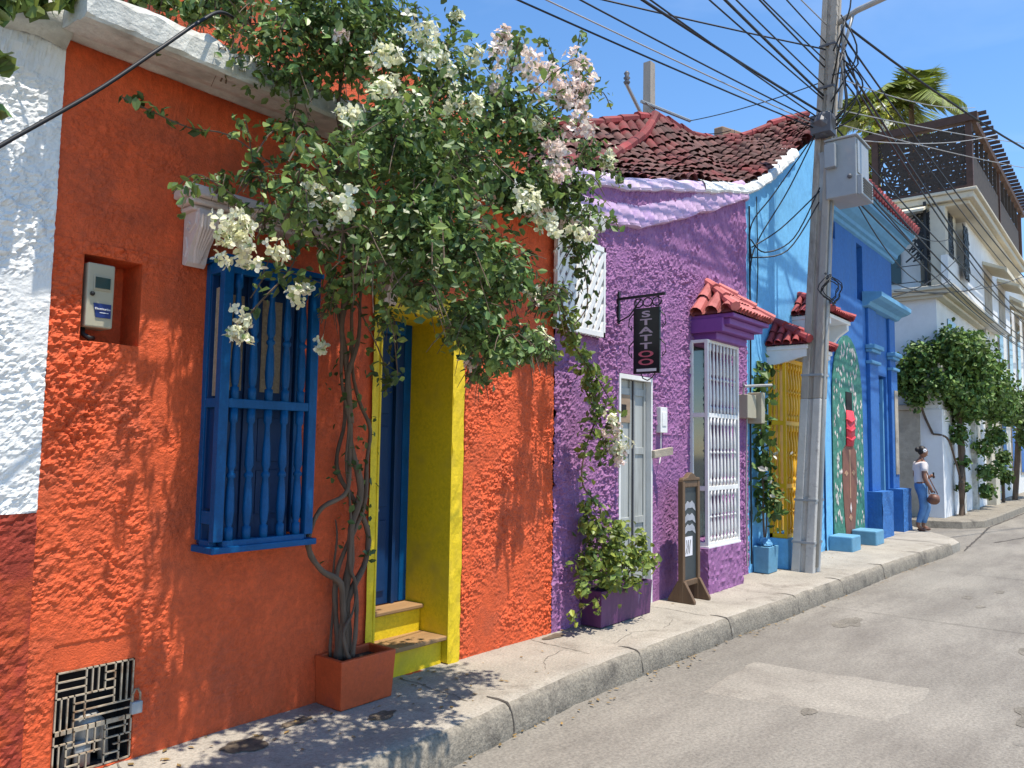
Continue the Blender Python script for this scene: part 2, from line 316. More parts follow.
# pale repaired slab in the roadway
def patch(poly, name, m, h=.0, sub=40):
    a, b, c, d_ = [Vector((*p, 0)) for p in poly]; mb = MB()
    def P(i, j):
        u, v = i/sub, j/sub; p = (a*(1-u)+b*u)*(1-v)+(d_*(1-u)+c*u)*v; e = .05 if i in (0, sub) or j in (0, sub) else 0
        p = p+Vector((N(p.x, p.y, 5, 3), N(p.x, p.y, 5, 7), 0))*.06
        return (p.x, p.y, road_z(p.x, p.y)+(.0035 if not e else -.004))
    mb.grid(P, sub, sub); return struct(name, mb, m, True)
patch([(5.35, 2.60), (6.42, 2.62), (6.62, 1.3), (5.62, 1.35)], 'road_patch', 'patch')
mbc = MB()
def crack(pts, w):
    for p, q in zip(pts, pts[1:]):
        p, q = Vector((*p, 0)), Vector((*q, 0)); n = max(2, int((q-p).length/.12)); d_ = (q-p).normalized(); s = Vector((-d_.y, d_.x, 0)); prev = None
        for i in range(n+1):
            c = p.lerp(q, i/n)+s*.02*N(p.x+i*.7, p.y, 3, 2); ww = w*(.5+.8*random.random())
            A, B = c+s*ww, c-s*ww; A.z = road_z(A.x, A.y)+.007; B.z = road_z(B.x, B.y)+.007
            if prev: mbc.add([prev[0], prev[1], B, A], [(0, 1, 2, 3)])
            prev = (A, B)
crack([(5.72, .7), (5.9, -.8), (6, -3)], .004)
crack([(9.2, 2.85), (9.3, -3)], .004); crack([(13, 2.7), (13.1, -3)], .005)
crack([(16, 2.6), (17.5, 2.7), (21.5, 2.95), (30, 2.8)], .02); crack([(18, 2.4), (26, .5)], .015)
struct('road_joint', mbc, 'crack')
# near pavement with its worn kerb: one swept sheet
KX = [(-6, 3.02), (0, 3.02), (3, 3.03), (4.5, 3.12), (6.2, 3.10), (8.7, 3.0), (12.4, 2.86), (15.3, 2.68)]
def kerb_y(x):
    for (a, ya), (b, yb) in zip(KX, KX[1:]):
        if a <= x <= b: return ya+(yb-ya)*(x-a)/(b-a)
    return KX[-1][1]
def pave_z(x, y): return .18+.010*N(x, y, .8, 1)+.004*N(x, y, 4, 4)
prof = [(0, -.06), (-.010, .02), (.0, .08), (.008, .14), (.022, .170), (.05, .186), (.13, .19), (.22, .186)]
def near_pave(i, j):
    x = -6+i*.1; k = kerb_y(x); w = .014*N(x, 0, 3, 2)+.02*N(x, 1, .9, 2)+.016*N(x, j*.6, 11, 4)
    if j < len(prof):
        return (x, k+prof[j][0]+w*(1 if j > 0 else .3)*(1-j/9), prof[j][1]+.012*N(x, j, 5, 6)*(j > 2))
    v = (j-len(prof)+1)/10; y = k+.22+(4.06-k-.22)*v
    return (x, y, pave_z(x, y))
mb = MB(); mb.grid(near_pave, 213, len(prof)+9); pv = struct('sidewalk', mb, 'concrete', True)
# end of the pavement at the side street
mb = MB()
def endp(i, j):
    t = i/16; v = j/8; e0 = Vector((15.3, kerb_y(15.3), 0)); e1 = Vector((15.3, 4.06, 0))
    far0 = Vector((16.0, 2.66, 0)); far1 = Vector((18.4, 4.06, 0)); a = e0.lerp(e1, v); b = far0.lerp(far1, v); p = a.lerp(b, t)
    return (p.x, p.y, pave_z(p.x, p.y)+.004-(.04 if v == 0 else 0))
mb.grid(endp, 16, 8)
mb.add([(15.3, 2.68, -.05), (16, 2.66, -.05), (18.4, 4.06, -.05), (19, 6, -.05), (15.3, 2.68, .15), (16, 2.66, .15), (18.4, 4.06, .18), (19, 6, .18), (17.2, 6, .18), (17.2, 4.06, .18)],
       [(0, 1, 5, 4), (1, 2, 6, 5), (2, 3, 7, 6), (6, 7, 8, 9)])
struct('sidewalk_corner', mb, 'concrete')
# face of the kerb stones in their own darker concrete
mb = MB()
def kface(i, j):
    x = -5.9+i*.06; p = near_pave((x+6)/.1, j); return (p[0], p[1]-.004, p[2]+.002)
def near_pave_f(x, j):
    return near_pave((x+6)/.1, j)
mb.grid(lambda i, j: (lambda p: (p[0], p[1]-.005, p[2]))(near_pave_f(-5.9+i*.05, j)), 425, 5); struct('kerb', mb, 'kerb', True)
mb = MB(); random.seed(2); x = -1.0
while x < 15:
    x += random.uniform(1.1, 1.9); w = random.uniform(.004, .009)
    a = [near_pave_f(x-w+.01*math.sin(j), j) for j in range(1, 8)]; b = [near_pave_f(x+w+.01*math.sin(j*1.3), j) for j in range(1, 8)]
    mb.add([(p[0], p[1]-.009, p[2]+.004) for p in a+b], [(i, i+1, 8+i, 7+i) for i in range(6)])
struct('kerb_joint', mb, 'crack')
mb = MB()
def pcrack(pts, w):
    for p, q in zip(pts, pts[1:]):
        p, q = Vector((*p, 0)), Vector((*q, 0)); n = max(3, int((q-p).length/.05)); s = (q-p).normalized(); s = Vector((-s.y, s.x, 0)); prev = None
        for i in range(n+1):
            c = p.lerp(q, i/n)+s*.03*N(p.x+i*.17, p.y, 3, 2); ww = w*random.uniform(.3, 1.2); A, B = c+s*ww, c-s*ww; A.z = pave_z(A.x, A.y)+.004; B.z = pave_z(B.x, B.y)+.004
            if prev: mb.add([prev[0], prev[1], B, A], [(0, 1, 2, 3)])
            prev = (A, B)
for x in (1.9, 3.62, 5.1, 6.95, 8.9, 10.9, 13.0): pcrack([(x, kerb_y(x)+.16), (x+random.uniform(-.08, .08), 3.5), (x+random.uniform(-.1, .1), 3.98)], .0045)
pcrack([(4.4, 3.3), (4.75, 3.55), (5.05, 3.6)], .003); pcrack([(5.5, 3.4), (5.9, 3.5), (6.2, 3.35), (6.6, 3.45)], .003); pcrack([(7.6, 3.2), (8.1, 3.35)], .003)
pcrack([(2.0, kerb_y(2)+.2), (5, kerb_y(5)+.2), (8, kerb_y(8)+.2), (12, kerb_y(12)+.2)], .003)
struct('pavement_joint', mb, 'joint')
mb = MB(); random.seed(31)
for k in range(16):
    cx, cy, r_ = random.uniform(3.2, 13), random.uniform(-.5, 2.6), random.uniform(.05, .22); n = 28; o = len(mb.v)
    for a in range(n):
        an = 2*math.pi*a/n; q = r_*(1+.6*noise.noise(Vector((math.cos(an)*1.7+k, math.sin(an)*1.7, k)))); x, y = cx+q*1.5*math.cos(an), cy+q*.6*math.sin(an); mb.v.append((x, y, road_z(x, y)+.0035))
    mb.v.append((cx, cy, road_z(cx, cy)+.0035)); mb.f += [(o+a, o+(a+1) % n, o+n) for a in range(n)]
struct('road_stain', mb, 'road_stain', True)
def blot(cx, cy, rx, ry, name, m_, seed):
    mb = MB(); n = 40; vs = []
    for k in range(n):
        an = 2*math.pi*k/n; q = 1+.55*noise.noise(Vector((math.cos(an)*1.6+seed, math.sin(an)*1.6, seed))); x, y = cx+rx*q*math.cos(an), cy+ry*q*math.sin(an); vs.append((x, y, pave_z(x, y)+.005))
    mb.add(vs+[(cx, cy, pave_z(cx, cy)+.006)], [(k, (k+1) % n, n) for k in range(n)]); return struct(name, mb, m_, True)
blot(2.36, 3.72, .13, .09, 'dirt_patch', 'stain', 3); blot(3.12, 3.52, .10, .05, 'dirt_patch', 'stain', 5); blot(2.72, 3.80, .10, .04, 'dirt_patch', 'stain', 8); blot(5.35, 3.9, .14, .05, 'dirt_patch', 'stain', 11)
# dead leaves and grit along the gutter and the foot of the walls
mb = MB(); mb.c = []
for k in range(340):
    q = random.random(); x = random.uniform(1.5, 14)
    if q < .55: y = kerb_y(x)-abs(random.gauss(0, .07))-.01; z = road_z(x, y)+.012
    elif q < .8: y = 3.97-abs(random.gauss(0, .12)); z = pave_z(x, y)+.006
    else: x = random.gauss(3.2, .9); y = random.uniform(3.25, 3.9); z = pave_z(x, y)+.006
    an = random.random()*6.3; s_ = random.uniform(.008, .026); dx, dy = math.cos(an)*s_, math.sin(an)*s_
    mb.v += [(x-dx, y-dy, z), (x+dy*.5, y-dx*.5, z+.005*random.random()), (x+dx, y+dy, z+.004), (x-dy*.5, y+dx*.5, z+.006*random.random())]; o = len(mb.v)-4; mb.f.append((o, o+1, o+2, o+3)); g = random.random(); mb.c += [(.5+.8*g, .45+.6*g, .3+.3*g, 1)]*4
o_ = obj('leaf_litter', mb, 'litter'); o_['kind'] = 'stuff'; o_['label'] = 'dead leaves and grit along the gutter'
# far pavement round the corner of the pale building
mb = MB()
path = [(19.7, 30), (19.9, 8), (20.2, 4.2), (20.55, 3.35), (21.3, 3.0), (23, 2.95), (28, 2.9), (40, 3.0), (80, 2.4)]
top_in = [(21.2, 30), (21.3, 8), (21.3, 5), (21.6, 4.6), (22, 4.4), (23, 4.3), (28, 4.3), (40, 4.3), (80, 4.3)]
n = len(path); vs = []
for (x, y), (a, b) in zip(path, top_in): vs += [(x, y, -.05), (x+.02, y+.02, .15), (x+.06, y+.06, .18), (a, b, .185)]
mb.add(vs, [(i*4+k, i*4+k+1, (i+1)*4+k+1, (i+1)*4+k) for i in range(n-1) for k in range(3)]); struct('far_sidewalk', mb, 'kerb')

# ================================================================== WHITE HOUSE (left edge)
wh = thing('white_house', 'rough white house at the left edge with a dark red band along its foot', 'house', (0.4, 4, .18))
wamp = lambda x, z: rough(x, z, .019, 34, 1)
obj('wall', wall(-1.2, 1.385, 3.99, 1.43, lambda x: 3.72, 3.5, [], .010, wamp, nt=6), 'white_stucco', wh)
obj('wall_band', wall(-1.2, 1.385, 3.985, .1, lambda x: 1.43, 1.40, [(.80, 1.235, .16, .63, .12)], .014, lambda x, z: rough(x, z, .019, 33, 2), nt=2), 'red_stucco', wh)
mb = MB()
def lumpy(i, j):
    x = -1.2+i*.06; a = [(3.97, 3.66), (3.90, 3.70), (3.88, 3.80), (3.94, 3.86), (4.6, 3.95)][j]
    return (x, a[0]+.03*N(x, j, 5, 3), a[1]+.035*N(x, j, 6, 8))
mb.grid(lumpy, 43, 4); obj('coping', mb, 'white_old', wh, True)
mb = MB()
for k in range(6): mb.box(.82+k*.075, .828+k*.075, 3.99, 4.0, .17, .62)
for k in range(6): mb.box(.80, 1.235, 3.988, 3.998, .2+k*.08, .208+k*.08)
obj('vent_grille', mb, 'iron', wh)

# ================================================================== ORANGE HOUSE
oh = thing('orange_house', 'orange stucco house with a blue turned-bar window and a yellow doorway', 'house', (3.4, 4, .18))
def oamp(x, z):
    a = 1.0
    sm = min(1, max(0, (x-1.98)/.12))*min(1, max(0, (3.75-x)/.3))      # plastered smoother under the window
    a = 1-.72*sm
    if z > 2.75: a *= .45
    if .66 < z < .8 and 1.5 < x < 1.9: a = .1
    drip = .008*max(0, N(x, z*.12, 14, 4))*sm
    if 3.33 < x < 3.46 or 4.10 < x < 4.275 or (3.33 < x < 4.27 and z > 2.66 and z < 2.9): return 0
    return rough(x, z, .0195*a, 36, 3)+drip+.012*N(x, z, 1.3, 7)
oholes = [(1.53, 1.815, 2.255, 2.685, .22), (2.20, 2.70, 1.30, 2.68, .10), (3.42, 4.15, .18, 2.72, .5), (1.515, 1.88, .19, .675, .16)]
obj('wall', wall(1.385, 5.42, 4.0, .1, lambda x: 3.76, 3.5, oholes, .0085, oamp, nt=6), 'orange', oh)
mb = MB(); mb.grid(lambda i, j: (1.9+i*.1, 4.16-.02*N(i*.3, j*.3, 1, 2), 3.75+j*.1), 33, 8); mb.box(1.9, 5.2, 4.2, 7, 3.8, 4.5); obj('parapet', mb, 'orange', oh)
# moulded cornice, swept, with a chipped top edge
cp = [(4.02, 3.76), (3.985, 3.715), (3.95, 3.705), (3.90, 3.715), (3.83, 3.70), (3.72, 3.695), (3.68, 3.68), (3.63, 3.68), (3.615, 3.695), (3.615, 3.80), (3.64, 3.84), (3.8, 3.87), (4.2, 3.92)]
mb = MB()
def cor(i, j):
    x = 1.33+i*.045; y, z = cp[j]; q = 1 if j >= 8 else .25
    return (x, y+.02*q*N(x, j, 6, 1)+.01*q*N(x, j, 19, 1), z+.03*q*N(x, j, 7, 3)*(j > 8)+.012*q*N(x, j, 17, 3)-.012*max(0, x-4.2))
mb.grid(cor, 96, len(cp)-1)
for xx in (1.33, 1.33+96*.045): mb.add([(xx, y, z) for y, z in cp]+[(xx, 4.2, 3.7)], [tuple(range(len(cp)+1))])
obj('cornice', mb, 'white_old', oh)
# lintel with scrolled corbels over the window
mb = MB(); mb.box(2.0, 3.56, 3.86, 4.0, 3.0, 3.03); mb.box(1.975, 3.58, 3.83, 4.0, 3.03, 3.065); mb.box(1.955, 3.60, 3.80, 4.0, 3.065, 3.125)
lint = obj('lintel', mb, 'corbel', oh, bevel=.012)
for cx in (2.075, 3.47):
    pr = [(4.0, 3.01), (3.845, 3.01), (3.83, 2.97), (3.84, 2.92), (3.875, 2.87), (3.915, 2.82), (3.94, 2.77), (3.95, 2.735), (3.97, 2.715), (4.0, 2.725)]
    mb = MB().prism_x(pr, cx-.05, cx+.06)
    for k in range(5):
        w = .055-.01*abs(k-2)
        mb.tube([(cx+.005+(k-2)*.02, 3.835, 2.98), (cx+.005+(k-2)*.018, 3.845, 2.91), (cx+.005+(k-2)*.012, 3.918, 2.81), (cx+.005+(k-2)*.005, 3.955, 2.735)], .009, 6)
    for sx in (-.051, .061):
        mb.tube([(cx+sx, 3.86, 2.99), (cx+sx, 3.87, 2.93), (cx+sx, 3.93, 2.89), (cx+sx, 3.965, 2.92), (cx+sx, 3.94, 2.95), (cx+sx, 3.925, 2.93)], .008, 6).tube([(cx+sx, 3.965, 2.87), (cx+sx, 3.95, 2.81), (cx+sx, 3.965, 2.76), (cx+sx, 3.985, 2.78)], .007, 6)
    obj('corbel', mb, 'corbel', lint, bevel=.008)
# the blue window: projecting bay of turned bars
F_ = 3.80
wmb = MB(); P_ = .055
for x in (2.165, 2.735): wmb.box(x, x+P_, F_, F_+.05, 1.24, 2.75)
for x in (2.168, 2.738): wmb.box(x, x+.05, 3.955, 4.0, 1.24, 2.75)
for z0_, z1_ in ((1.2, 1.245), (1.955, 2.005), (2.69, 2.76)):
    wmb.box(2.22, 2.735, F_+.003, F_+.047, z0_, z1_)
    for x in (2.17, 2.74): wmb.box(x, x+.044, F_+.05, 3.955, z0_, z1_)
wmb.box(2.15, 2.81, 3.785, 4.0, 1.18, 1.215); wmb.box(2.155, 2.805, 3.79, 4.0, 2.755, 2.785)
for x in (2.172, 2.742): wmb.box(x, x+.03, F_+.055, 3.95, 1.33, 1.40)
wn = obj('window', wmb, 'blue_gloss', oh, bevel=.004)
def bal(x, y, z0, z1, r=.017, n=10):
    h = z1-z0; P = [(.9, 0), (.9, .09), (.55, .10), (.8, .13), (1, .22), (.85, .38), (.6, .46), (.95, .475), (.95, .495), (.6, .51), (.62, .53), (.95, .56), (.85, .7), (.6, .80), (.55, .88), (.9, .90), (.9, 1)]
    return MB().lathe(x, y, [(r*a, z0+h*b) for a, b in P], n)
for k in range(5):
    x = 2.265+k*.106
    for z0_, z1_ in ((1.245, 1.955), (2.005, 2.69)): obj('baluster', bal(x, F_+.025, z0_, z1_, .026), 'blue_gloss', wn, True)
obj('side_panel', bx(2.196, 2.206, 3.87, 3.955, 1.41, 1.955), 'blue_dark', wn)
obj('curtain', MB().grid(lambda i, j: (2.204+.004*math.sin(i*2.2), 3.87+i*.011, 2.02+j*.3), 8, 2), 'lace', wn, True)
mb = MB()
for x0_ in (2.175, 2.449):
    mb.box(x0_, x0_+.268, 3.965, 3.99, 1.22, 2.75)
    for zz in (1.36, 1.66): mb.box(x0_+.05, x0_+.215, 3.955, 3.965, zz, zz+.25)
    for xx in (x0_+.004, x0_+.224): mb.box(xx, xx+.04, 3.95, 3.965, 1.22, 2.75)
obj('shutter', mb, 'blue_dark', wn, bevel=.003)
for x0_ in (2.25, 2.50): obj('curtain', MB().grid(lambda i, j: (x0_+i*.01, 3.956+.004*math.sin(i*1.4), 2.06+j*.27), 13, 2), 'lace', wn, True)
# doorway
ds = MB()
ds.grid(lambda i, j: (3.365+i*.03, 3.985-.006*N(i, j*.3, 1, 1)-.005, .18+j*.062), 2, 42)
ds.grid(lambda i, j: (4.14+i*.03, 3.983-.012*N(i*.6, j*.5, 1, 4)-.008, .18+j*.062), 4, 42)
ds.grid(lambda i, j: (3.365+i*.0895, 3.985-.008*N(i*.6, j*.5, 1, 6), 2.70+j*.05), 10, 3)
ds.box(4.132, 4.148, 3.975, 4.49, .19, 2.715); ds.box(3.425, 3.44, 3.975, 4.49, .19, 2.715); ds.box(3.44, 4.132, 3.98, 4.49, 2.70, 2.715)
obj('door_surround', ds, 'yellow', oh)
mb = MB(); mb.box(3.44, 4.132, 4.44, 4.49, .58, 2.70)
for x0_ in (3.47, 3.72):
    for z0_, z1_ in ((.68, 1.2), (1.3, 1.9), (2.0, 2.6)): mb.box(x0_, x0_+.19, 4.425, 4.44, z0_, z1_)
mb.box(3.955, 3.985, 4.40, 4.44, .58, 2.70)
dr = obj('door', mb, 'blue_dark', oh, bevel=.004)
mb = MB(); mb.box(4.06, 4.131, 4.43, 4.485, .582, 2.70); mb.box(3.441, 3.50, 4.36, 4.43, .582, 2.70); mb.box(3.5, 4.0, 4.36, 4.43, 2.6, 2.70); obj('door_frame', mb, 'blue_gloss', dr, bevel=.004)
mb = MB(); mb.ell((3.80, 4.405, 1.28), (.016, .02, .016)); mb.ell((3.80, 4.41, .75), (.01, .012, .01)); mb.ell((3.80, 4.41, 1.75), (.012, .012, .012)); obj('door_knob', mb, 'iron', dr, True)
st = obj('step', bx(3.44, 4.13, 4.03, 4.42, .10, .352).box(3.44, 4.13, 4.26, 4.45, .352, .552), 'yellow', oh, bevel=.012)
obj('tread', bx(3.43, 4.235, 3.985, 4.262, .352, .384).box(3.442, 4.128, 4.225, 4.42, .552, .582), 'tread', st, bevel=.008)
# low vent with its maze of bars and a padlock
X0, X1, Z0, Z1 = 1.52, 1.875, .195, .67
vb = MB(); yv = 3.99; t_ = .0032
def vbar(x0, z0, x1, z1):
    vb.box(min(x0, x1)-t_, max(x0, x1)+t_, yv, yv+.012, min(z0, z1)-t_, max(z0, z1)+t_)
def U(u, v): return X0+(X1-X0)*u, Z1-(Z1-Z0)*v
LN = MB()
LN.box(X0, X1, 4.145, 4.155, Z0, Z1).box(X0-.002, X0+.004, 4.02, 4.15, Z0, Z1).box(X1-.004, X1+.003, 4.02, 4.15, Z0, Z1).box(X0, X1, 4.02, 4.15, Z1-.004, Z1+.003).box(X0, X1, 4.02, 4.15, Z0-.003, Z0+.004)
for a, b, c, d_ in [(0, 0, 1, 0), (0, 1, 1, 1), (0, 0, 0, 1), (1, 0, 1, 1), (.37, 0, .37, .5), (0, .09, .37, .09), (0, .17, .37, .17), (0, .25, .75, .25), (.45, 0, .45, .25), (.53, 0, .53, .25), (.62, 0, .62, .25),
                    (.62, .08, .75, .08), (.62, .16, .75, .16), (.75, 0, .75, .4), (.84, 0, .84, .4), (.92, 0, .92, .4), (.23, .33, .75, .33), (.23, .41, 1, .41), (.23, .49, 1, .49), (.23, .25, .23, .6), (.07, .25, .07, .6),
                    (.15, .25, .15, .6), (0, .6, 1, .57), (.65, .57, .65, 1), (.52, .57, .52, .85), (.42, .57, .42, .75), (0, .7, .25, .7), (.25, .6, .25, .75), (.16, .75, .6, .75), (.16, .84, .6, .84), (.16, .93, .33, .93),
                    (.16, .7, .16, 1), (.07, .7, .07, 1), (.33, .84, .33, 1), (.42, .84, .42, 1), (.65, .66, .95, .66), (.65, .75, 1, .75), (.78, .83, 1, .83), (.65, .91, .85, .91), (.85, .75, .85, 1), (.92, .57, .92, .75)]:
    vbar(*U(a, b), *U(c, d_))
vg = obj('vent_grille', vb, 'iron', oh); obj('vent_shade_liner', LN, 'dark', vg)  # near-black boxes added in the hole, painting in the shade behind the bars
mb = MB(); mb.tube([(1.60, 4.07, .2), (1.62, 4.07, .33), (1.67, 4.07, .40), (1.73, 4.07, .41), (1.77, 4.07, .36), (1.78, 4.07, .2)], .026, 8); mb.lathe(1.70, 4.09, [(.06, .30), (.07, .33), (.07, .40), (.05, .43)], 12); mb.box(1.63, 1.70, 4.02, 4.05, .2, .32)
obj('water_pipe', mb, 'galv', vg, True)
mb = MB(); mb.box(1.86, 1.915, 3.955, 3.985, .405, .465); obj('padlock', mb, 'steel', vg, bevel=.006)
mb = MB(); mb.tube([(1.868, 3.97, .46), (1.868, 3.97, .50), (1.878, 3.97, .525), (1.892, 3.97, .525), (1.905, 3.97, .50), (1.905, 3.97, .46)], .006, 6); obj('padlock_shackle', mb, 'iron', vg, True)

# electricity meter in its niche
em = thing('electricity_meter', 'beige electricity meter box with a navy label set in a niche in orange wall', 'meter', (1.605, 4.0, 2.32))
obj('case', bx(1.545, 1.675, 3.985, 4.12, 2.325, 2.645), 'meter', em, bevel=.008)
obj('window_frame', bx(1.573, 1.657, 3.979, 3.984, 2.51, 2.585), 'meter', em, bevel=.003); obj('window_pane', bx(1.58, 1.65, 3.974, 3.979, 2.52, 2.575), 'glass', em)
obj('lock', MB().ell((1.57, 3.98, 2.49), (.011, .012, .012)), 'black_iron', em, True)
obj('label', MB().prism_y([(1.578, 2.445), (1.662, 2.445), (1.662, 2.375), (1.592, 2.375)], 3.98, 3.985), 'navy', em)
text_mesh('Electricaribe', .0145, 'ink_white', em, 'lettering', (1, 0, 0), (0, 0, 1), (1.621, 3.978, 2.418))
obj('label_line', bx(1.608, 1.65, 3.978, 3.98, 2.398, 2.401), 'ink_white', em)
obj('cable_stub', MB().tube([(1.56, 4.05, 2.33), (1.555, 4.03, 2.29), (1.575, 4.0, 2.27), (1.60, 4.02, 2.275)], .012, 8), 'black', em, True)

# ================================================================== PURPLE HOUSE
ph = thing('purple_house', 'purple roughcast house with tattoo sign, sagging tile roof and white barred window', 'house', (7.5, 4, .18))
def interp(pts, x):
    if x <= pts[0][0]: return pts[0][1]
    for (a, ya), (b, yb) in zip(pts, pts[1:]):
        if x <= b: return ya+(yb-ya)*(x-a)/(b-a)
    return pts[-1][1]
EAVE = [(5.3, 4.2), (5.49, 4.24), (6.15, 4.38), (6.91, 4.53), (8.06, 4.84), (9.84, 5.27), (10.6, 5.68), (11.4, 6.2), (12.3, 6.75), (13.1, 7.1)]
ptop = lambda x: interp(EAVE, x)
LEDGE = [(5.3, 3.98), (5.51, 3.96), (6.09, 3.99), (6.86, 4.13), (8.01, 4.53), (9.3, 5.03), (9.6, 5.15)]
def pamp(x, z):
    a = N(x, z, 29, 11); b = N(x, z, 52, 13); c = N(x, z, 12, 15)
    k = .45 if z < 1.9 and 7.1 < x < 7.9 else 1
    return rough(x, z, .028*k, 30, 11)+.015*k*max(0, b)*(1+2*c)
pholes = [(6.50, 7.16, .18, 2.5, .14), (8.06, 8.84, .72, 2.98, .3)]
obj('wall', wall(5.42, 9.66, 4.0, .1, ptop, 3.8, pholes, .0145, pamp, nt=30), 'purple', ph)
# pale scalloped drip ledge of half-buried tiles, and the pale band above
def saw_band(x0, x1, zf, pr, period, cut, d=.011, seed=0, yoff=0):
    mb = MB(); n = int((x1-x0)/d)
    def P(i, j):
        x = x0+i*d; ph_ = (x+.05*math.sin(2.3*x+seed))/period; k = int(math.floor(ph_)); s = ph_-k
        dz_ = max(0, .1-pr[j][1]); tilt = dz_*.55+.08*(dz_/.2)**2                       # ridges lean like overlapping tiles
        ph2 = (x-tilt+.05*math.sin(2.3*x+seed))/period; k = int(math.floor(ph2)); s = ph2-k
        q = (1-cut)+cut*(1-(1-s)**2.2)*(1+.08*N(k*3.1, 1, 1, seed)); y, z = pr[j]
        return (x, 4.0-yoff+y*q, zf(x)+z+.03*N(x, 0, 2.5, seed)+.008*N(x, j*.5, 9, seed))
    return mb.grid(P, n, len(pr)-1)
obj('drip_ledge', saw_band(5.43, 9.66, lambda x: interp(LEDGE, x), [(.015, .18), (-.02, .14), (-.04, .08), (-.058, .01), (-.075, -.06), (-.076, -.085), (-.045, -.10), (.015, -.105)], .20, .42, d=.0055, seed=1), 'purple_light', ph)
obj('upper_band', saw_band(5.40, 8.5, ptop, [(.3, .10), (.1, .07), (-.01, .05), (-.04, .01), (-.06, -.06), (-.055, -.085), (.015, -.10)], .24, .35, d=.0055, seed=4), 'purple_pale', ph)
obj('tile_coping', saw_band(8.35, 9.72, ptop, [(.3, .13), (.05, .08), (-.03, .05), (-.06, .0), (-.08, -.06), (-.07, -.085), (.015, -.10)], .22, .42, d=.0055, seed=6), 'tile_white', ph)
# sagging roof of barrel tiles
RIDGE = [Vector(p) for p in [(5.2, 5.3, 4.95), (6.2, 5.25, 5.25), (7.12, 5.2, 5.55), (7.98, 5.2, 5.86), (8.81, 5.1, 6.2), (9.27, 5.05, 6.34), (10.08, 5.0, 6.36), (10.67, 4.85, 6.44), (11.38, 4.7, 6.66), (12.35, 4.5, 7.17), (13.1, 4.3, 7.5)]]
def along(P, t):
    k = t*(len(P)-1); i = min(int(k), len(P)-2); return P[i].lerp(P[i+1], k-i)
EP = [Vector((x, 3.98, interp(EAVE, x)+.05)) for x in [5.3+i*.39 for i in range(21)]]
mb = MB(); mb.c = []; NT = 42; NR = 10; nd = 60
EP = [p+Vector((0, .06, 0)) for p in EP]
def roof_p(u, v):
    p = along(EP, min(1, u)).lerp(along(RIDGE, min(1, u)), v)
    return p+Vector((0, 0, -.15*math.sin(math.pi*v)*(.6+.4*math.sin(u*6))+.10*N(u*9, v*2, 1, 2)))
mb.grid(lambda i, j: tuple(roof_p(i/nd, j/10)), nd, 10); mb.c += [(.8, .8, .8, 1)]*len(mb.v)
random.seed(17); up_ = Vector((-.15, -.45, .88))
for i in range(NT):
    for j in range(NR):
        u = (i+.5+random.uniform(-.14, .14))/NT; v0 = j/NR+random.uniform(-.02, .015); v1 = min(1, v0+1.22/NR); u1 = u+random.uniform(-.006, .006)
        a_, b_ = roof_p(u, max(-.035, v0)), roof_p(u1, v1); wid = (along(EP, min(1, u+.5/NT))-along(EP, max(0, u-.5/NT))).length*.5; r_ = max(.06, min(.10, wid*.95)); c0 = len(mb.v)
        mb.tube([a_-up_*.025, a_.lerp(b_, .5)-up_*.035, b_-up_*.05], [r_, r_*.95, r_*.86], 10, caps=False); q = random.uniform(.65, 1.15); w_ = random.uniform(.9, 1.08); mb.c += [(q, q*w_, q*w_, 1)]*(len(mb.v)-c0)
roof = obj('roof', mb, 'tile', ph, True)
mb = MB(); nb = 24; mb.grid(lambda i, j: tuple(along(RIDGE, i/nb).lerp(along(RIDGE, i/nb)+Vector((.3, 2.6, -.9)), j)), nb, 1); obj('roof_back', mb, 'tile', roof); 
random.seed(11)
def tilerow(P, r, ln, mbx, lift=.02, n=8, tw=.0):
    L_ = sum((b-a).length for a, b in zip(P, P[1:])); m_ = max(1, int(L_/ln))
    for k in range(m_):
        a = along(P, k/m_); b = along(P, (k+1.12)/m_ if k < m_-1 else 1); c0 = len(mbx.v)
        a = a+Vector((0, 0, lift+random.uniform(-.012, .012))); b = b+Vector((0, 0, lift-.015+random.uniform(-.012, .012)))
        mbx.tube([a, b], [r*random.uniform(.92, 1.05), r*.82], n); q = random.uniform(.55, 1.35)
        mbx.c += [(q, q, q, 1)]*(len(mbx.v)-c0)
mb = MB(); mb.c = []; tilerow([p+Vector((0, 0, .06*N(p.x, 1, 1.3))) for p in RIDGE], .07, .36, mb); obj('ridge', mb, 'tile_red', roof)
mb = MB(); mb.c = []; tilerow([roof_p(.47-.075*k-.008*(k % 2), .98-.15*k)+Vector((0, 0, .05)) for k in range(6)], .075, .30, mb, -.01); obj('hip_ridge', mb, 'tile_red', roof)
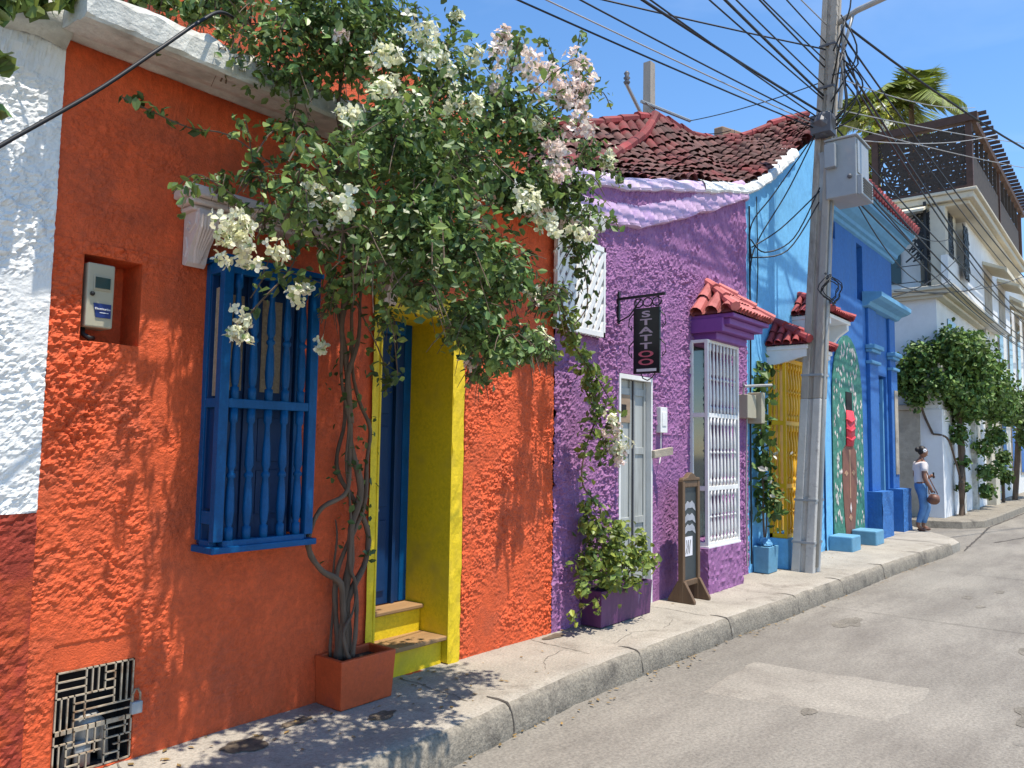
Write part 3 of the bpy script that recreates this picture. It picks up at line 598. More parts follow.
# white lattice panel
mb = MB(); lx0, lx1, lz0, lz1 = 5.345, 6.12, 2.80, 3.66; ly = 3.93
for (a, b, c, d_) in ((lx0, lx1, lz0, lz0+.045), (lx0, lx1, lz1-.045, lz1), (lx0, lx0+.03, lz0, lz1), (lx1-.03, lx1, lz0, lz1)): mb.box(a, b, ly-.02, ly+.02, c, d_)
sp = .098; hw = .024
def clip(x, z, dx, dz):
    t0, t1 = -9, 9
    for p, d_, lo, hi in ((x, dx, lx0, lx1), (z, dz, lz0, lz1)):
        a, b = (lo-p)/d_, (hi-p)/d_; t0 = max(t0, min(a, b)); t1 = min(t1, max(a, b))
    return (t0, t1) if t1-t0 > .02 else None
for sgn, yy in ((1, ly-.008), (-1, ly+.008)):
    for k in range(-14, 16):
        x = lx0+k*sp; q = clip(x, lz0, .62, sgn*.78 if sgn > 0 else .0001) if False else None
        z_ = lz0 if sgn > 0 else lz1
        q = clip(x, z_, .5, sgn*.86)
        if q:
            a, b = q; ax, az, bx_, bz = x+.5*a, z_+sgn*.86*a, x+.5*b, z_+sgn*.86*b; nx_, nz_ = -.86*sgn*hw, .5*hw
            mb.hexa([(ax+nx_, yy-.008, az+nz_), (ax-nx_, yy-.008, az-nz_), (ax-nx_, yy+.008, az-nz_), (ax+nx_, yy+.008, az+nz_)], [(bx_+nx_, yy-.008, bz+nz_), (bx_-nx_, yy-.008, bz-nz_), (bx_-nx_, yy+.008, bz-nz_), (bx_+nx_, yy+.008, bz+nz_)])
obj('lattice_panel', mb, 'white', ph)
# silvered double door
mb = MB()
for x0_, x1_ in ((6.53, 6.845), (6.855, 7.13)):
    mb.box(x0_, x1_, 4.06, 4.10, .2, 2.45)
    mb.box(x0_+.01, x0_+.05, 4.045, 4.06, .2, 2.45); mb.box(x1_-.05, x1_-.01, 4.045, 4.06, .2, 2.45)
    for zz in (.3, 1.0, 1.7, 2.3): mb.box(x0_+.05, x1_-.05, 4.047, 4.06, zz, zz+.07)
pd = obj('door', mb, 'door_grey', ph, bevel=.003)
obj('door_frame', bx(6.50, 6.53, 3.985, 4.12, .18, 2.5).box(7.13, 7.16, 3.985, 4.12, .18, 2.5).box(6.53, 7.13, 3.985, 4.12, 2.455, 2.5), 'white', pd)
obj('door_edge', bx(6.842, 6.858, 4.03, 4.05, .2, 2.45), 'steel_dark', pd)
obj('notice', bx(6.58, 6.80, 4.042, 4.047, 2.02, 2.3), 'beam', pd); obj('notice_window', bx(6.63, 6.72, 4.038, 4.042, 2.08, 2.2), 'dark', pd)
obj('intercom', bx(7.25, 7.40, 3.94, 4.0, 1.93, 2.2).box(7.28, 7.37, 3.934, 3.94, 2.0, 2.15), 'white', ph, bevel=.006)
obj('intercom_wire', MB().tube([(7.3, 3.965, 1.93), (7.29, 3.96, 1.7), (7.24, 3.95, 1.6)], .006, 5), 'white', ph)
mb = MB(); mb.hexa([(7.14, 3.95, 1.66), (7.30, 3.82, 1.70), (7.30, 3.86, 1.70), (7.14, 3.99, 1.66)], [(7.14, 3.95, 1.74), (7.30, 3.82, 1.78), (7.30, 3.86, 1.78), (7.14, 3.99, 1.74)]); obj('wall_shelf', mb, 'stone', ph, bevel=.004)
# barred bay window of the purple house
bay = MB(); bay.grid(lambda i, j: (7.98+i*.03, 3.755-.03*max(0, N(i*.6, j*.6, 1, 5)), .1+j*.03), 31, 19)
bay.grid(lambda j, i: (7.98-.02*max(0, N(i*.6, j*.6, 2, 5)), 3.755+j*.03, .1+i*.03), 9, 19)
bay.add([(7.98, 3.755, .67), (8.91, 3.755, .67), (8.91, 4.02, .67), (7.98, 4.02, .67), (8.91, 3.755, .1), (8.91, 4.02, .1)], [(0, 1, 2, 3), (1, 4, 5, 2)])
obj('window_base', bay, 'purple', ph)
mb = MB()
for x in (8.02, 8.845): mb.box(x, x+.035, 3.77, 3.81, .68, 3.0)
for z_ in (.68, 1.30, 2.12, 2.965): mb.box(8.055, 8.845, 3.775, 3.805, z_, z_+.05 if z_ < 2.9 else z_+.035)
for z_ in (.68, 1.30, 2.12, 2.965): mb.box(8.024, 8.05, 3.81, 4.0, z_, z_+.05 if z_ < 2.9 else z_+.035)
mb.box(8.022, 8.052, 3.955, 4.0, .68, 3.0); mb.box(8.01, 8.89, 3.76, 4.0, .668, .69)
pw = obj('window', mb, 'white', ph, bevel=.003)
for k in range(8):
    x = 8.125+k*.093
    for z0_, z1_ in ((.73, 1.30), (1.35, 2.12), (2.17, 2.965)): obj('baluster', bal(x, 3.79, z0_, z1_, .019, 6), 'white', pw, True)
obj('glazing', bx(8.07, 8.83, 4.10, 4.12, .73, 2.97), 'glass', pw)
# tiled hood over that bay
def hood(name_parent, x0, x1, yf, ze, xt0, xt1, zt, tm, boxes, bm_, scallop=True, yw=4.0, nfx=14, nend=5, label=None):
    mb = MB(); mb.c = []; random.seed(int(x0*10))
    A, B, Cc, D = Vector((x0, yf, ze)), Vector((x1, yf, ze)), Vector((x0, yw, ze)), Vector((x1, yw, ze)); T0, T1 = Vector((xt0, yw, zt)), Vector((xt1, yw, zt))
    for q in ((A, B, T1, T0), (Cc, A, T0), (B, D, T1)):
        c0 = len(mb.v); mb.add([p+Vector((0, 0, -.012)) for p in q], [tuple(range(len(q)))]); mb.c += [(.5, .5, .5, 1)]*(len(mb.v)-c0)
    def col(e, t):      # one column of overlapping half-round tiles from the eave point up to the hip
        L_ = (t-e).length; m_ = max(1, int(round(L_/.22)))
        for k in range(m_):
            a = e.lerp(t, max(-.03, k/m_-.04)); b = e.lerp(t, min(1, (k+1)/m_)); c0 = len(mb.v); u = random.uniform(.72, 1.2)
            mb.tube([a+Vector((0, 0, .022)), b+Vector((0, 0, .006))], [tr, tr*.82], 10, caps=False); mb.c += [(u, u, u, 1)]*(len(mb.v)-c0)
    tr = (x1-x0)/nfx*.42
    for k in range(nfx):
        x = x0+(k+.5)*(x1-x0)/nfx; v = min(1, (x-x0)/max(1e-3, xt0-x0), (x1-x)/max(1e-3, x1-xt1)); col(Vector((x, yf, ze)), Vector((x, yf+(yw-yf)*v, ze+(zt-ze)*v)))
    tr = (yw-yf)/nend*.40
    for k in range(nend):
        y = yf+(k+.5)*(yw-yf)/nend; v = (y-yf)/(yw-yf); col(Vector((x0, y, ze)), Vector((x0+(xt0-x0)*v, y, ze+(zt-ze)*v))); col(Vector((x1, y, ze)), Vector((x1+(xt1-x1)*v, y, ze+(zt-ze)*v)))
    for a, b in ((T0, A), (T1, B)):
        for k in range(3):
            c0 = len(mb.v); p, q = b.lerp(a, k/3), b.lerp(a, (k+1.1)/3 if k < 2 else 1); mb.tube([p+Vector((0, -.01, .04)), q+Vector((0, -.01, .02))], [.058, .046], 8); u = random.uniform(.85, 1.2); mb.c += [(u, u, u, 1)]*(len(mb.v)-c0)
    h = obj('hood', mb, tm, name_parent, False, label=label)
    mb = MB()
    for b in boxes: mb.box(*b)
    obj('hood_moulding', mb, bm_, h, bevel=.01); return h
hood(ph, 8.03, 9.14, 3.45, 3.30, 8.47, 8.78, 3.74, 'tile_pink', [(8.06, 9.11, 3.48, 4.0, 3.235, 3.285), (8.10, 9.06, 3.54, 4.0, 3.16, 3.235), (8.12, 9.0, 3.62, 4.0, 3.09, 3.16), (8.10, 8.95, 3.70, 4.0, 3.0, 3.09), (8.04, 8.10, 3.60, 4.0, 3.08, 3.24)], 'purple_smooth', nfx=13, nend=3)

# ================================================================== SKY BLUE HOUSE
bh = thing('sky_blue_house', 'pale sky blue house with gabled top and yellow barred window behind the utility pole', 'house', (11.3, 4, .18))
btop = lambda x: interp(EAVE, x)-.03
obj('wall', wall(9.66, 13.02, 4.0, .1, btop, 3.8, [(10.42, 11.25, .62, 3.0, .25)], .05, lambda x, z: .008*N(x, z, 2, 4)+.004*N(x, z, 9, 6)+(.02*max(0, N(x, z, 20, 3)) if z < .95 else 0), nt=30), 'sky_blue', bh)
obj('pilaster', MB().grid(lambda i, j: (12.70+i*.04, 3.965-.015*max(0, N(i, j*.7, 1, 3)) if j < 14 else 3.965, .12+j*.075), 8, 80), 'sky_blue', bh)
obj('tile_coping', saw_band(9.70, 11.6, ptop, [(.3, .13), (.06, .08), (-.03, .05), (-.055, .0), (-.07, -.05), (-.06, -.075), (.015, -.09)], .24, .4, d=.0055, seed=8), 'tile_white', bh)
mb = MB()
for x in (10.40, 11.22): mb.box(x, x+.04, 3.76, 3.80, .58, 3.02)
for z_ in (.58, 1.25, 2.1, 2.96): mb.box(10.44, 11.22, 3.765, 3.795, z_, z_+.06)
for z_ in (.58, 1.25, 2.1, 2.96): mb.box(10.404, 10.436, 3.80, 4.0, z_, z_+.06)
mb.box(10.404, 10.44, 3.955, 4.0, .58, 3.02)
yw_ = obj('window', mb, 'ochre', bh, bevel=.003)
for k in range(7):
    x = 10.50+k*.108
    for z0_, z1_ in ((.64, 1.25), (1.31, 2.1), (2.16, 2.96)): obj('baluster', bal(x, 3.78, z0_, z1_, .040, 6), 'ochre', yw_, True)
for k in range(2):
    for z0_, z1_ in ((.64, 1.25), (1.31, 2.1), (2.16, 2.96)): obj('baluster', bal(10.42, 3.86+k*.06, z0_, z1_, .02, 6), 'ochre', yw_, True)
obj('shutter', bx(10.43, 11.24, 4.02, 4.05, .63, 2.99), 'ochre', yw_)
obj('window_base', bx(10.38, 11.28, 3.74, 4.0, .1, .58), 'sky_blue', bh, bevel=.01)
def scal(x0, x1, yf, zt, zb, zc_):   # white bracket piece with an arched underside
    mb = MB(); pr = [(4.0, zt), (yf, zt), (yf, zt-.1)]+[(yf+(4.0-yf)*k/8, zt-.1-(zt-.1-zb)*math.sin(k/8*math.pi/2)**1.5) for k in range(1, 9)]
    return mb.prism_x(pr, x0, x1)
hA = hood(bh, 10.30, 11.45, 3.40, 3.20, 10.62, 11.1, 3.56, 'tile_dark', [(10.34, 11.42, 3.44, 4.0, 3.12, 3.18)], 'white', nfx=14, label='crimson tiled hood over yellow window')
obj('hood_bracket', scal(10.36, 10.44, 3.46, 3.12, 2.92, 0).prism_x([(4.0, 3.12), (3.46, 3.12), (3.46, 3.06), (3.6, 3.02), (3.8, 2.97), (4.0, 2.92)], 11.3, 11.38).box(10.45, 11.29, 3.46, 3.50, 3.06, 3.119), 'white', hA)
hB = hood(bh, 11.30, 12.38, 3.40, 3.76, 11.65, 12.1, 4.10, 'tile_dark', [(11.34, 12.34, 3.44, 4.0, 3.68, 3.74)], 'white', nfx=14, label='higher crimson hood beyond the pole')
obj('hood_bracket', MB().prism_x([(4.0, 3.68), (3.46, 3.68), (3.46, 3.60), (3.6, 3.5), (3.75, 3.3), (4.0, 3.05)], 12.2, 12.30).prism_x([(4.0, 3.68), (3.46, 3.68), (3.46, 3.60), (3.6, 3.5), (3.75, 3.3), (4.0, 3.05)], 11.36, 11.44), 'white', hB)
mb = MB(); mb.tube([(9.74, 3.975, 5.0), (9.745, 3.975, 3.0), (9.72, 3.975, 1.9), (9.72, 3.975, .3)], .012, 6); mb.tube([(10.0, 3.975, 5.2), (10.02, 3.975, 4.2), (9.95, 3.975, 3.5)], .008, 5); obj('wall_cable', mb, 'black', bh)
mb = MB(); mb.box(9.36, 9.64, 3.86, 4.0, 2.16, 2.46); mb.box(9.66, 9.78, 3.80, 3.99, 2.1, 2.5)
pm = tag(obj('meter_box', mb, 'meter', None, bevel=.008, loc=(9.55, 4, 2.1)), 'pale double meter box mounted where purple wall meets blue wall', 'meter')
mb = MB(); mb.tube([(9.35, 3.9, 2.56), (9.8, 3.72, 2.60)], .018, 6); mb.tube([(9.42, 3.94, 2.46), (9.42, 3.94, 2.62)], .012, 6); mb.tube([(9.5, 3.93, 2.16), (9.5, 3.95, 1.2), (9.52, 3.95, .3)], .01, 5); obj('conduit', mb, 'galv', pm)

# ================================================================== ROYAL BLUE HOUSE
rh = thing('royal_blue_house', 'deep blue house with painted green mural, moulded cornice and red tile eave', 'house', (15.2, 4, .18))
obj('wall', wall(13.02, 17.3, 4.0, .1, lambda x: 6.3, 5.9, [(14.78, 15.16, 4.55, 5.6, .3), (13.32, 13.52, 5.38, 5.68, .15), (15.98, 16.68, .18, 3.25, .35)], .08, lambda x, z: .008*N(x, z, 2, 14), nt=4, depth_body=5), 'royal', rh)
cpr = [(4.0, 5.70), (3.96, 5.72), (3.95, 5.78), (3.90, 5.80), (3.885, 5.86), (3.80, 5.92), (3.74, 5.99), (3.70, 6.06), (3.62, 6.09), (3.60, 6.18), (3.56, 6.20), (3.56, 6.28), (4.0, 6.34)]
cor_ = obj('cornice', MB().prism_x(cpr, 12.95, 17.42), 'mid_blue', rh)
mb = MB(); mb.c = []
for k in range(24):
    x = 12.95+k*.19; c0 = len(mb.v); mb.tube([(x, 3.47, 6.30), (x, 3.9, 6.47), (x, 4.6, 6.7)], [.085, .08, .08], 8); q = random.uniform(.7, 1.25); mb.c += [(q, q, q, 1)]*(len(mb.v)-c0)
obj('tile_eave', mb, 'tile_dark', cor_)
mb = MB(); mb.prism_x([(4.0, 4.46), (3.9, 4.48), (3.85, 4.54), (3.72, 4.58), (3.66, 4.62), (3.66, 4.70), (4.0, 4.74)], 15.1, 17.42); obj('entablature', mb, 'mid_blue', rh)
for x0_, x1_ in ((15.28, 15.86), (16.82, 17.3)):
    pl_ = obj('pilaster', bx(x0_, x1_, 3.93, 4.0, 1.02, 3.45).box(x0_+.02, x1_-.02, 3.95, 4.0, 3.45, 4.46), 'royal', rh, bevel=.01)
    obj('capital', bx(x0_-.03, x1_+.03, 3.88, 4.0, 3.40, 3.46).box(x0_-.05, x1_+.05, 3.83, 4.0, 3.68, 3.76).box(x0_-.02, x1_+.02, 3.88, 4.0, 3.62, 3.68), 'mid_blue', pl_, bevel=.012)
    mb = MB(); mb.grid(lambda i, j: (x0_-.12+i*(x1_-x0_+.2)/8, 3.74-.02*max(0, N(i, j, .8, x0_)), .12+j*.09), 8, 10); mb.box(x0_-.119, x1_+.079, 3.745, 4.0, .12, 1.02); obj('plinth', mb, 'royal_rough', pl_)
obj('door_frame', bx(15.98, 16.06, 4.05, 4.25, .18, 3.2).box(16.6, 16.68, 4.05, 4.25, .18, 3.2), 'mid_blue', rh)
mb = MB(); mb.box(16.06, 16.6, 4.15, 4.2, .2, 2.6); mb.prism_y([(16.06, 3.2), (16.6, 3.2), (16.6, 2.7), (16.45, 2.78), (16.33, 2.95), (16.2, 2.78), (16.06, 2.7)], 4.1, 4.14); obj('door', mb, 'royal', rh)
obj('wall_panel', bx(17.0, 17.25, 3.915, 3.929, 1.3, 3.0), 'stone', rh)
# mural: arch of green leaves round a long brown face
ar = [(13.14, .3)]+[(13.14+.0*k, 2.4) for k in range(1)]+[(14.02-.88*math.cos(k/12*math.pi), 2.4+1.38*math.sin(k/12*math.pi)**.8) for k in range(1, 12)]+[(14.9, 2.4), (14.9, .3)]
mu = obj('mural', MB().prism_y(ar, 3.975, 3.99), 'green_mural', rh)
random.seed(5); mb = MB()
for k in range(260):
    x, z_ = random.uniform(13.2, 14.85), random.uniform(.5, 3.65)
    if z_ > 2.4 and ((x-14.02)/.83)**2+((z_-2.4)/1.25)**2 > 1: continue
    if abs(x-14.0) < .42 and z_ < 2.45: continue
    w, h_ = random.uniform(.018, .03), random.uniform(.035, .06); mb.hexa([(x-w, 3.968, z_), (x, 3.968, z_-h_), (x+w, 3.968, z_), (x, 3.968, z_+h_)], [(x-w, 3.974, z_), (x, 3.974, z_-h_), (x+w, 3.974, z_), (x, 3.974, z_+h_)])
obj('painted_petal', mb, 'mural_white', mu)
face = [(13.62, 1.75), (13.6, 1.3), (13.66, .8), (13.75, .35), (14.25, .35), (14.36, .8), (14.42, 1.3), (14.4, 1.75), (14.2, 1.86), (13.8, 1.86)]
obj('painted_face', MB().prism_y(face, 3.966, 3.974), 'mural_brown', mu)
mb = MB(); mb.box(13.985, 14.04, 3.962, 3.966, .95, 1.78)
for cx in (13.8, 14.22):
    mb.prism_y([(cx-.1, 1.38), (cx, 1.33), (cx+.1, 1.38), (cx, 1.43)], 3.96, 3.966)
mb.prism_y([(13.92, .62), (14.01, .56), (14.1, .62), (14.01, .68)], 3.96, 3.966); obj('painted_features', mb, 'mural_tan', mu)
obj('painted_ring', MB().prism_y([(13.96, .78), (14.01, .70), (14.06, .78), (14.01, .88)], 3.956, 3.96), 'mural_white', mu)
obj('mural_recess', bx(13.86, 14.2, 3.962, 3.974, 2.45, 2.78), 'dark', mu)
mb = MB(); mb.prism_y([(13.83, 1.84), (14.2, 1.84), (14.3, 2.0), (14.32, 2.3), (14.22, 2.46), (13.85, 2.46)], 3.95, 3.966)
for z_ in (1.98, 2.14, 2.30): mb.tube([(13.83, 3.95, z_), (14.05, 3.944, z_-.04), (14.28, 3.95, z_+.02)], .022, 6)
obj('painted_headwrap', mb, 'red_cloth', mu, True)

# ================================================================== PALE CORNER BUILDING
cb = thing('corner_building', 'tall white and cream corner house with balcony and dark timber pergola on roof', 'building', (22, 5, .18))
obj('garden_wall', bx(21.0, 21.25, 3.80, 8.0, .1, 2.80).box(21.25, 28, 3.80, 4.05, .1, 2.80), 'grey_white', cb)
obj('wall', bx(21.02, 29, 3.86, 12, 2.805, 5.52).box(21.3, 29, 4.6, 12, .15, 2.8).box(21.6, 22.8, 4.3, 12, 5.8, 7.8).box(22.8, 31, 3.45, 12, 5.805, 7.8), 'grey_white', cb)
gp = obj('gate_pillar', bx(20.93, 21.35, 4.28, 4.92, .15, 2.78).box(20.88, 21.4, 4.22, 4.98, 2.78, 2.92), 'stone', cb, bevel=.02)
for x0_ in (22.9, 24.9): obj('gate_pillar', bx(x0_, x0_+.35, 3.68, 4.1, .15, 2.9), 'white_old', cb, bevel=.02)
obj('gate', bx(23.3, 24.9, 3.88, 3.94, .5, 2.7), 'white_old', cb)
obj('gate_pillar', bx(27.4, 28.2, 3.55, 4.3, .15, 1.3).box(27.5, 28.1, 3.65, 4.3, 1.3, 4.3), 'cream', cb, bevel=.02)
bl = obj('balcony_slab', bx(20.78, 27.2, 3.56, 9, 5.60, 5.70).box(20.86, 27.1, 3.68, 9, 5.52, 5.60).box(20.7, 27.25, 3.42, 9, 5.70, 5.80), 'cream', cb, bevel=.015)
obj('balcony_wall', bx(20.85, 22.79, 3.55, 3.70, 5.8, 6.55), 'white', bl)
for x0_ in (20.95, 22.0): obj('balcony_post', bx(x0_, x0_+.35, 3.6, 3.95, 5.8, 7.8), 'cream', bl, bevel=.02)
mb = MB()
for k in range(5): mb.box(20.87, 20.88, 4.04, 4.7, 5.95+k*.42, 5.97+k*.42)
mb.box(20.85, 20.92, 4.0, 4.06, 5.8, 7.95); obj('balcony_rail', mb, 'black_iron', bl)
obj('window', bx(21.55, 21.595, 4.75, 5.1, 6.1, 7.4), 'glass', cb)
rs = obj('roof_slab', bx(20.95, 31, 2.98, 12, 7.9, 8.06).box(20.88, 31.1, 2.9, 12, 8.06, 8.14).box(21.1, 31, 3.1, 12, 7.8, 7.9), 'cream', cb, bevel=.02)
random.seed(3)
mb = MB()
def screen(axis, a0, a1, fixed, z0, z1, n):
    for k in range(n):
        a = random.uniform(a0, a1); z_ = random.uniform(z0, z1); an = random.uniform(0, math.pi); l_ = random.uniform(.12, .3); w = .018; dx, dz = math.cos(an)*l_, math.sin(an)*l_
        A, B = (max(a0, a-dx), max(z0, min(z1, z_-dz))), (min(a1, a+dx), max(z0, min(z1, z_+dz))); q = [(A[0]-w*math.sin(an), A[1]+w*math.cos(an)), (A[0]+w*math.sin(an), A[1]-w*math.cos(an)), (B[0]+w*math.sin(an), B[1]-w*math.cos(an)), (B[0]-w*math.sin(an), B[1]+w*math.cos(an))]
        f0 = fixed+random.uniform(0, .02)
        if axis == 'y': mb.hexa([(f0, c, d_) for c, d_ in q], [(f0+.02, c, d_) for c, d_ in q])
        else: mb.hexa([(c, f0, d_) for c, d_ in q], [(c, f0+.02, d_) for c, d_ in q])
pe = obj('pergola', bx(20.95, 21.1, 2.98, 3.12, 8.14, 9.8).box(20.95, 21.1, 5.1, 5.25, 8.14, 10.0).box(20.9, 21.15, 2.85, 5.35, 9.78, 9.98).box(20.95, 21.05, 3.12, 5.1, 8.14, 8.22).box(21.15, 31, 2.92, 3.05, 9.80, 9.96)
         .box(25.5, 25.6, 2.98, 3.1, 8.14, 9.8).box(30.4, 30.55, 2.98, 3.12, 8.14, 9.8), 'pergola', rs)
screen('y', 3.12, 5.1, 21.0, 8.2, 9.72, 400); obj('pergola_screen', mb, 'mesh', pe)
mb = MB()
for k in range(26): mb.box(21.2+k*.38, 21.27+k*.38, 2.70, 5.5, 9.98, 10.06)
obj('pergola_slat', mb, 'pergola', pe)
mb = MB(); mb.box(21.3, 30, 3.02, 3.06, 8.14, 9.1)
for k in range(12): mb.box(21.3+k*.75, 21.36+k*.75, 3.0, 3.08, 9.1, 9.78)
obj('terrace_fence', mb, 'mesh', pe)
mb = MB(); screen('y', 3.85, 4.3, 20.95, 6.5, 7.7, 90); screen('x', 21.3, 22.0, 3.60, 6.3, 7.75, 150); screen('x', 22.3, 22.9, 3.40, 6.2, 7.6, 120); obj('balcony_screen', mb, 'black_iron', bl)
obj('awning', MB().add([(20.6, 4.0, 7.72), (20.6, 6.2, 7.72), (21.4, 6.2, 8.06), (21.4, 4.0, 8.06), (20.6, 4.0, 7.66), (20.6, 6.2, 7.66), (21.4, 6.2, 7.95), (21.4, 4.0, 7.95)], [(0, 1, 2, 3), (4, 5, 6, 7), (0, 1, 5, 4), (0, 3, 7, 4), (1, 2, 6, 5)]), 'awning', cb)
for x0_ in (22.3, 24.4): obj('window', bx(x0_, x0_+1.1, 3.84, 3.858, 3.7, 5.2), 'glass', cb)
for x0_ in (25.6, 28.4):
    obj('window', bx(x0_, x0_+1.3, 3.43, 3.448, 5.85, 6.95), 'stone', cb)
    obj('awning', MB().prism_x([(3.44, 7.25), (2.85, 6.98), (2.85, 6.86), (2.88, 6.86), (2.9, 6.93), (3.44, 7.15)], x0_-.25, x0_+1.6), 'awning', cb)

wt = thing('white_townhouse', 'tall white townhouse with cream window awnings beyond the corner building', 'building', (34, 5, .18))
obj('wall', bx(31.05, 44, 3.9, 14, .1, 8.6).box(29.05, 31.05, 3.9, 14, .1, 5.8), 'white', wt)
obj('cornice', bx(31.2, 44.1, 3.6, 14, 8.6, 8.85), 'cream', wt)
for k in range(5):
    x0_ = 31.6+k*2.5
    wf = obj('window', bx(x0_, x0_+1.1, 3.87, 3.899, 4.2, 7.0), 'stone', wt); obj('pane', bx(x0_+.1, x0_+1.0, 3.86, 3.869, 4.3, 6.9), 'glass', wf)
    obj('awning', MB().prism_x([(3.89, 7.5), (3.1, 6.95), (3.1, 6.8), (3.14, 6.8), (3.16, 6.9), (3.89, 7.35)], x0_-.3, x0_+1.4), 'awning', wt)
    wf = obj('window', bx(x0_, x0_+1.1, 3.87, 3.899, .9, 3.1), 'stone', wt); obj('pane', bx(x0_+.1, x0_+1.0, 3.86, 3.869, 1.0, 3.0), 'royal', wf)
fb = thing('distant_townhouse', 'farthest white house at the right edge of the street', 'building', (55, 5, .1))
obj('wall', bx(44.3, 75, 4.2, 14, -.1, 7.6), 'grey_white', fb); obj('roof', bx(44.2, 75, 3.9, 14, 7.6, 7.9), 'tile_dark', fb)
for k in range(6): obj('window', bx(46+k*4, 47.2+k*4, 4.17, 4.199, 1, 3), 'glass', fb)

# ================================================================== STREET FURNITURE
# concrete utility pole: tapered, leaning slightly over the street, with a groove down its face
up = thing('utility_pole', 'leaning concrete utility pole with whitewashed foot and tangled cables in front of blue house', 'utility pole', (10.43, 3.53, .18))
def pole_c(z): t = (z-.18)/8; return Vector((10.43+.24*t, 3.53-.40*t, z))
def pole_r(z): return .143-.0055*(z-.18)
def pole_sec(z):
    c, r = pole_c(z), pole_r(z); g = r*.22
    q = [(-r, -r), (-g, -r), (-g, -r*.72), (g, -r*.72), (g, -r), (r, -r), (r, r), (-r, r), (-r, g), (-r*.72, g), (-r*.72, -g), (-r, -g)]
    return [(c.x+x*1.05, c.y+y, z) for x, y in q]
def pole_part(za, zb):
    mb = MB(); zs = [za+(zb-za)*k/10 for k in range(11)]
    for a, b in zip(zs, zs[1:]): mb.hexa(pole_sec(a), pole_sec(b))
    return mb
def pole_solid(za, zb):
    mb = MB(); mb.hexa(pole_sec(za), pole_sec(zb)); return mb
obj('shaft', pole_solid(2.45, 9.2), 'pole', up, bevel=.012); obj('whitewashed_foot', pole_solid(.1, 2.45), 'pole_white', up, bevel=.012)
for z_ in (1.1, .55, 2.75, 6.05, 6.7, 7.3):
    c, r = pole_c(z_), pole_r(z_)*1.06; obj('band', MB().box(c.x-r*1.05, c.x+r*1.05, c.y-r, c.y+r, z_, z_+.03), 'steel_dark' if z_ > 3 else 'steel', up)
mb = MB()
for k in range(22):
    z_ = 5.9+k*.14; c, r = pole_c(z_), pole_r(z_); mb.box(c.x-r*1.06, c.x-r*.2, c.y-r*1.03, c.y-r*.2, z_, z_+.06)
obj('step_notch', mb, 'pole', up)
c = pole_c(7.6); mb = MB(); mb.tube([c, (10.6, 2.8, 7.7), (10.62, 2.35, 7.78), (10.64, 1.6, 7.98)], .04, 8); mb.tube([pole_c(7.1)+Vector((0, -.15, 0)), (10.6, 2.85, 7.66)], .022, 6); lamp_arm = obj('lamp_arm', mb, 'galv', up, True)
mb = MB(); mb.ell((10.65, 1.35, 8.02), (.12, .32, .07)); obj('lamp_head', mb, 'steel', lamp_arm, True)
mb = MB(); c = pole_c(7.7); mb.tube([c+Vector((.2, -.1, 0)), c+Vector((.2, -.1, -.5)), c+Vector((.16, -.05, -1.2))], .03, 6); obj('riser_pipe', mb, 'galv', up)
for k in range(0): obj('insulator', MB().lathe(c.x, c.y-.6+k*.33, [(.03, 7.83), (.05, 7.86), (.03, 7.89), (.05, 7.92), (.02, 7.96)], 8), 'steel_dark', up, True)
mb = MB(); mb.tube([pole_c(z_)+Vector((-.05, -pole_r(z_)-.012, 0)) for z_ in (.25, 2, 4, 5.2)], .022, 6); obj('conduit', mb, 'galv', up, True)
mb = MB(); c = pole_c(6.15); mb.ell((c.x-.22, c.y-.05, 6.15), (.17, .14, .17), 8, 6, .15); mb.box(c.x-.34, c.x-.1, c.y-.16, c.y+.1, 6.0, 6.25); obj('splice_box', mb, 'steel_dark', up)
# grey telecom cabinet strapped to the pole
jb = thing('cable_cabinet', 'grey steel cabinet with louvres strapped high on the utility pole', 'cabinet', (10.7, 3.0, 5.1))
obj('case', bx(10.42, 11.0, 2.80, 3.19, 5.12, 5.90), 'steel', jb, bevel=.012)
obj('side_box', bx(10.33, 10.42, 3.04, 3.18, 5.52, 5.84), 'steel', jb, bevel=.008)
obj('door', bx(10.46, 10.96, 2.785, 2.80, 5.42, 5.87), 'steel', jb, bevel=.005)
lv = MB(); lv.box(10.44, 10.98, 2.74, 2.80, 5.12, 5.38)
obj('louvre_box', lv, 'steel', jb, bevel=.006)
lv = MB()
for k in range(6): lv.hexa([(10.5, 2.735, 5.15+k*.035), (10.92, 2.735, 5.15+k*.035), (10.92, 2.741, 5.15+k*.035), (10.5, 2.741, 5.15+k*.035)], [(10.5, 2.725, 5.165+k*.035), (10.92, 2.725, 5.165+k*.035), (10.92, 2.741, 5.175+k*.035), (10.5, 2.741, 5.175+k*.035)])
obj('louvre', lv, 'steel_dark', jb)
obj('roof', bx(10.39, 11.03, 2.77, 3.2, 5.90, 5.925), 'steel', jb, bevel=.006); obj('bracket', bx(10.48, 10.56, 3.19, 3.3, 5.0, 5.8), 'galv', jb)
obj('latch', MB().ell((10.405, 2.88, 5.37), (.03, .03, .03)), 'steel_dark', jb, True)
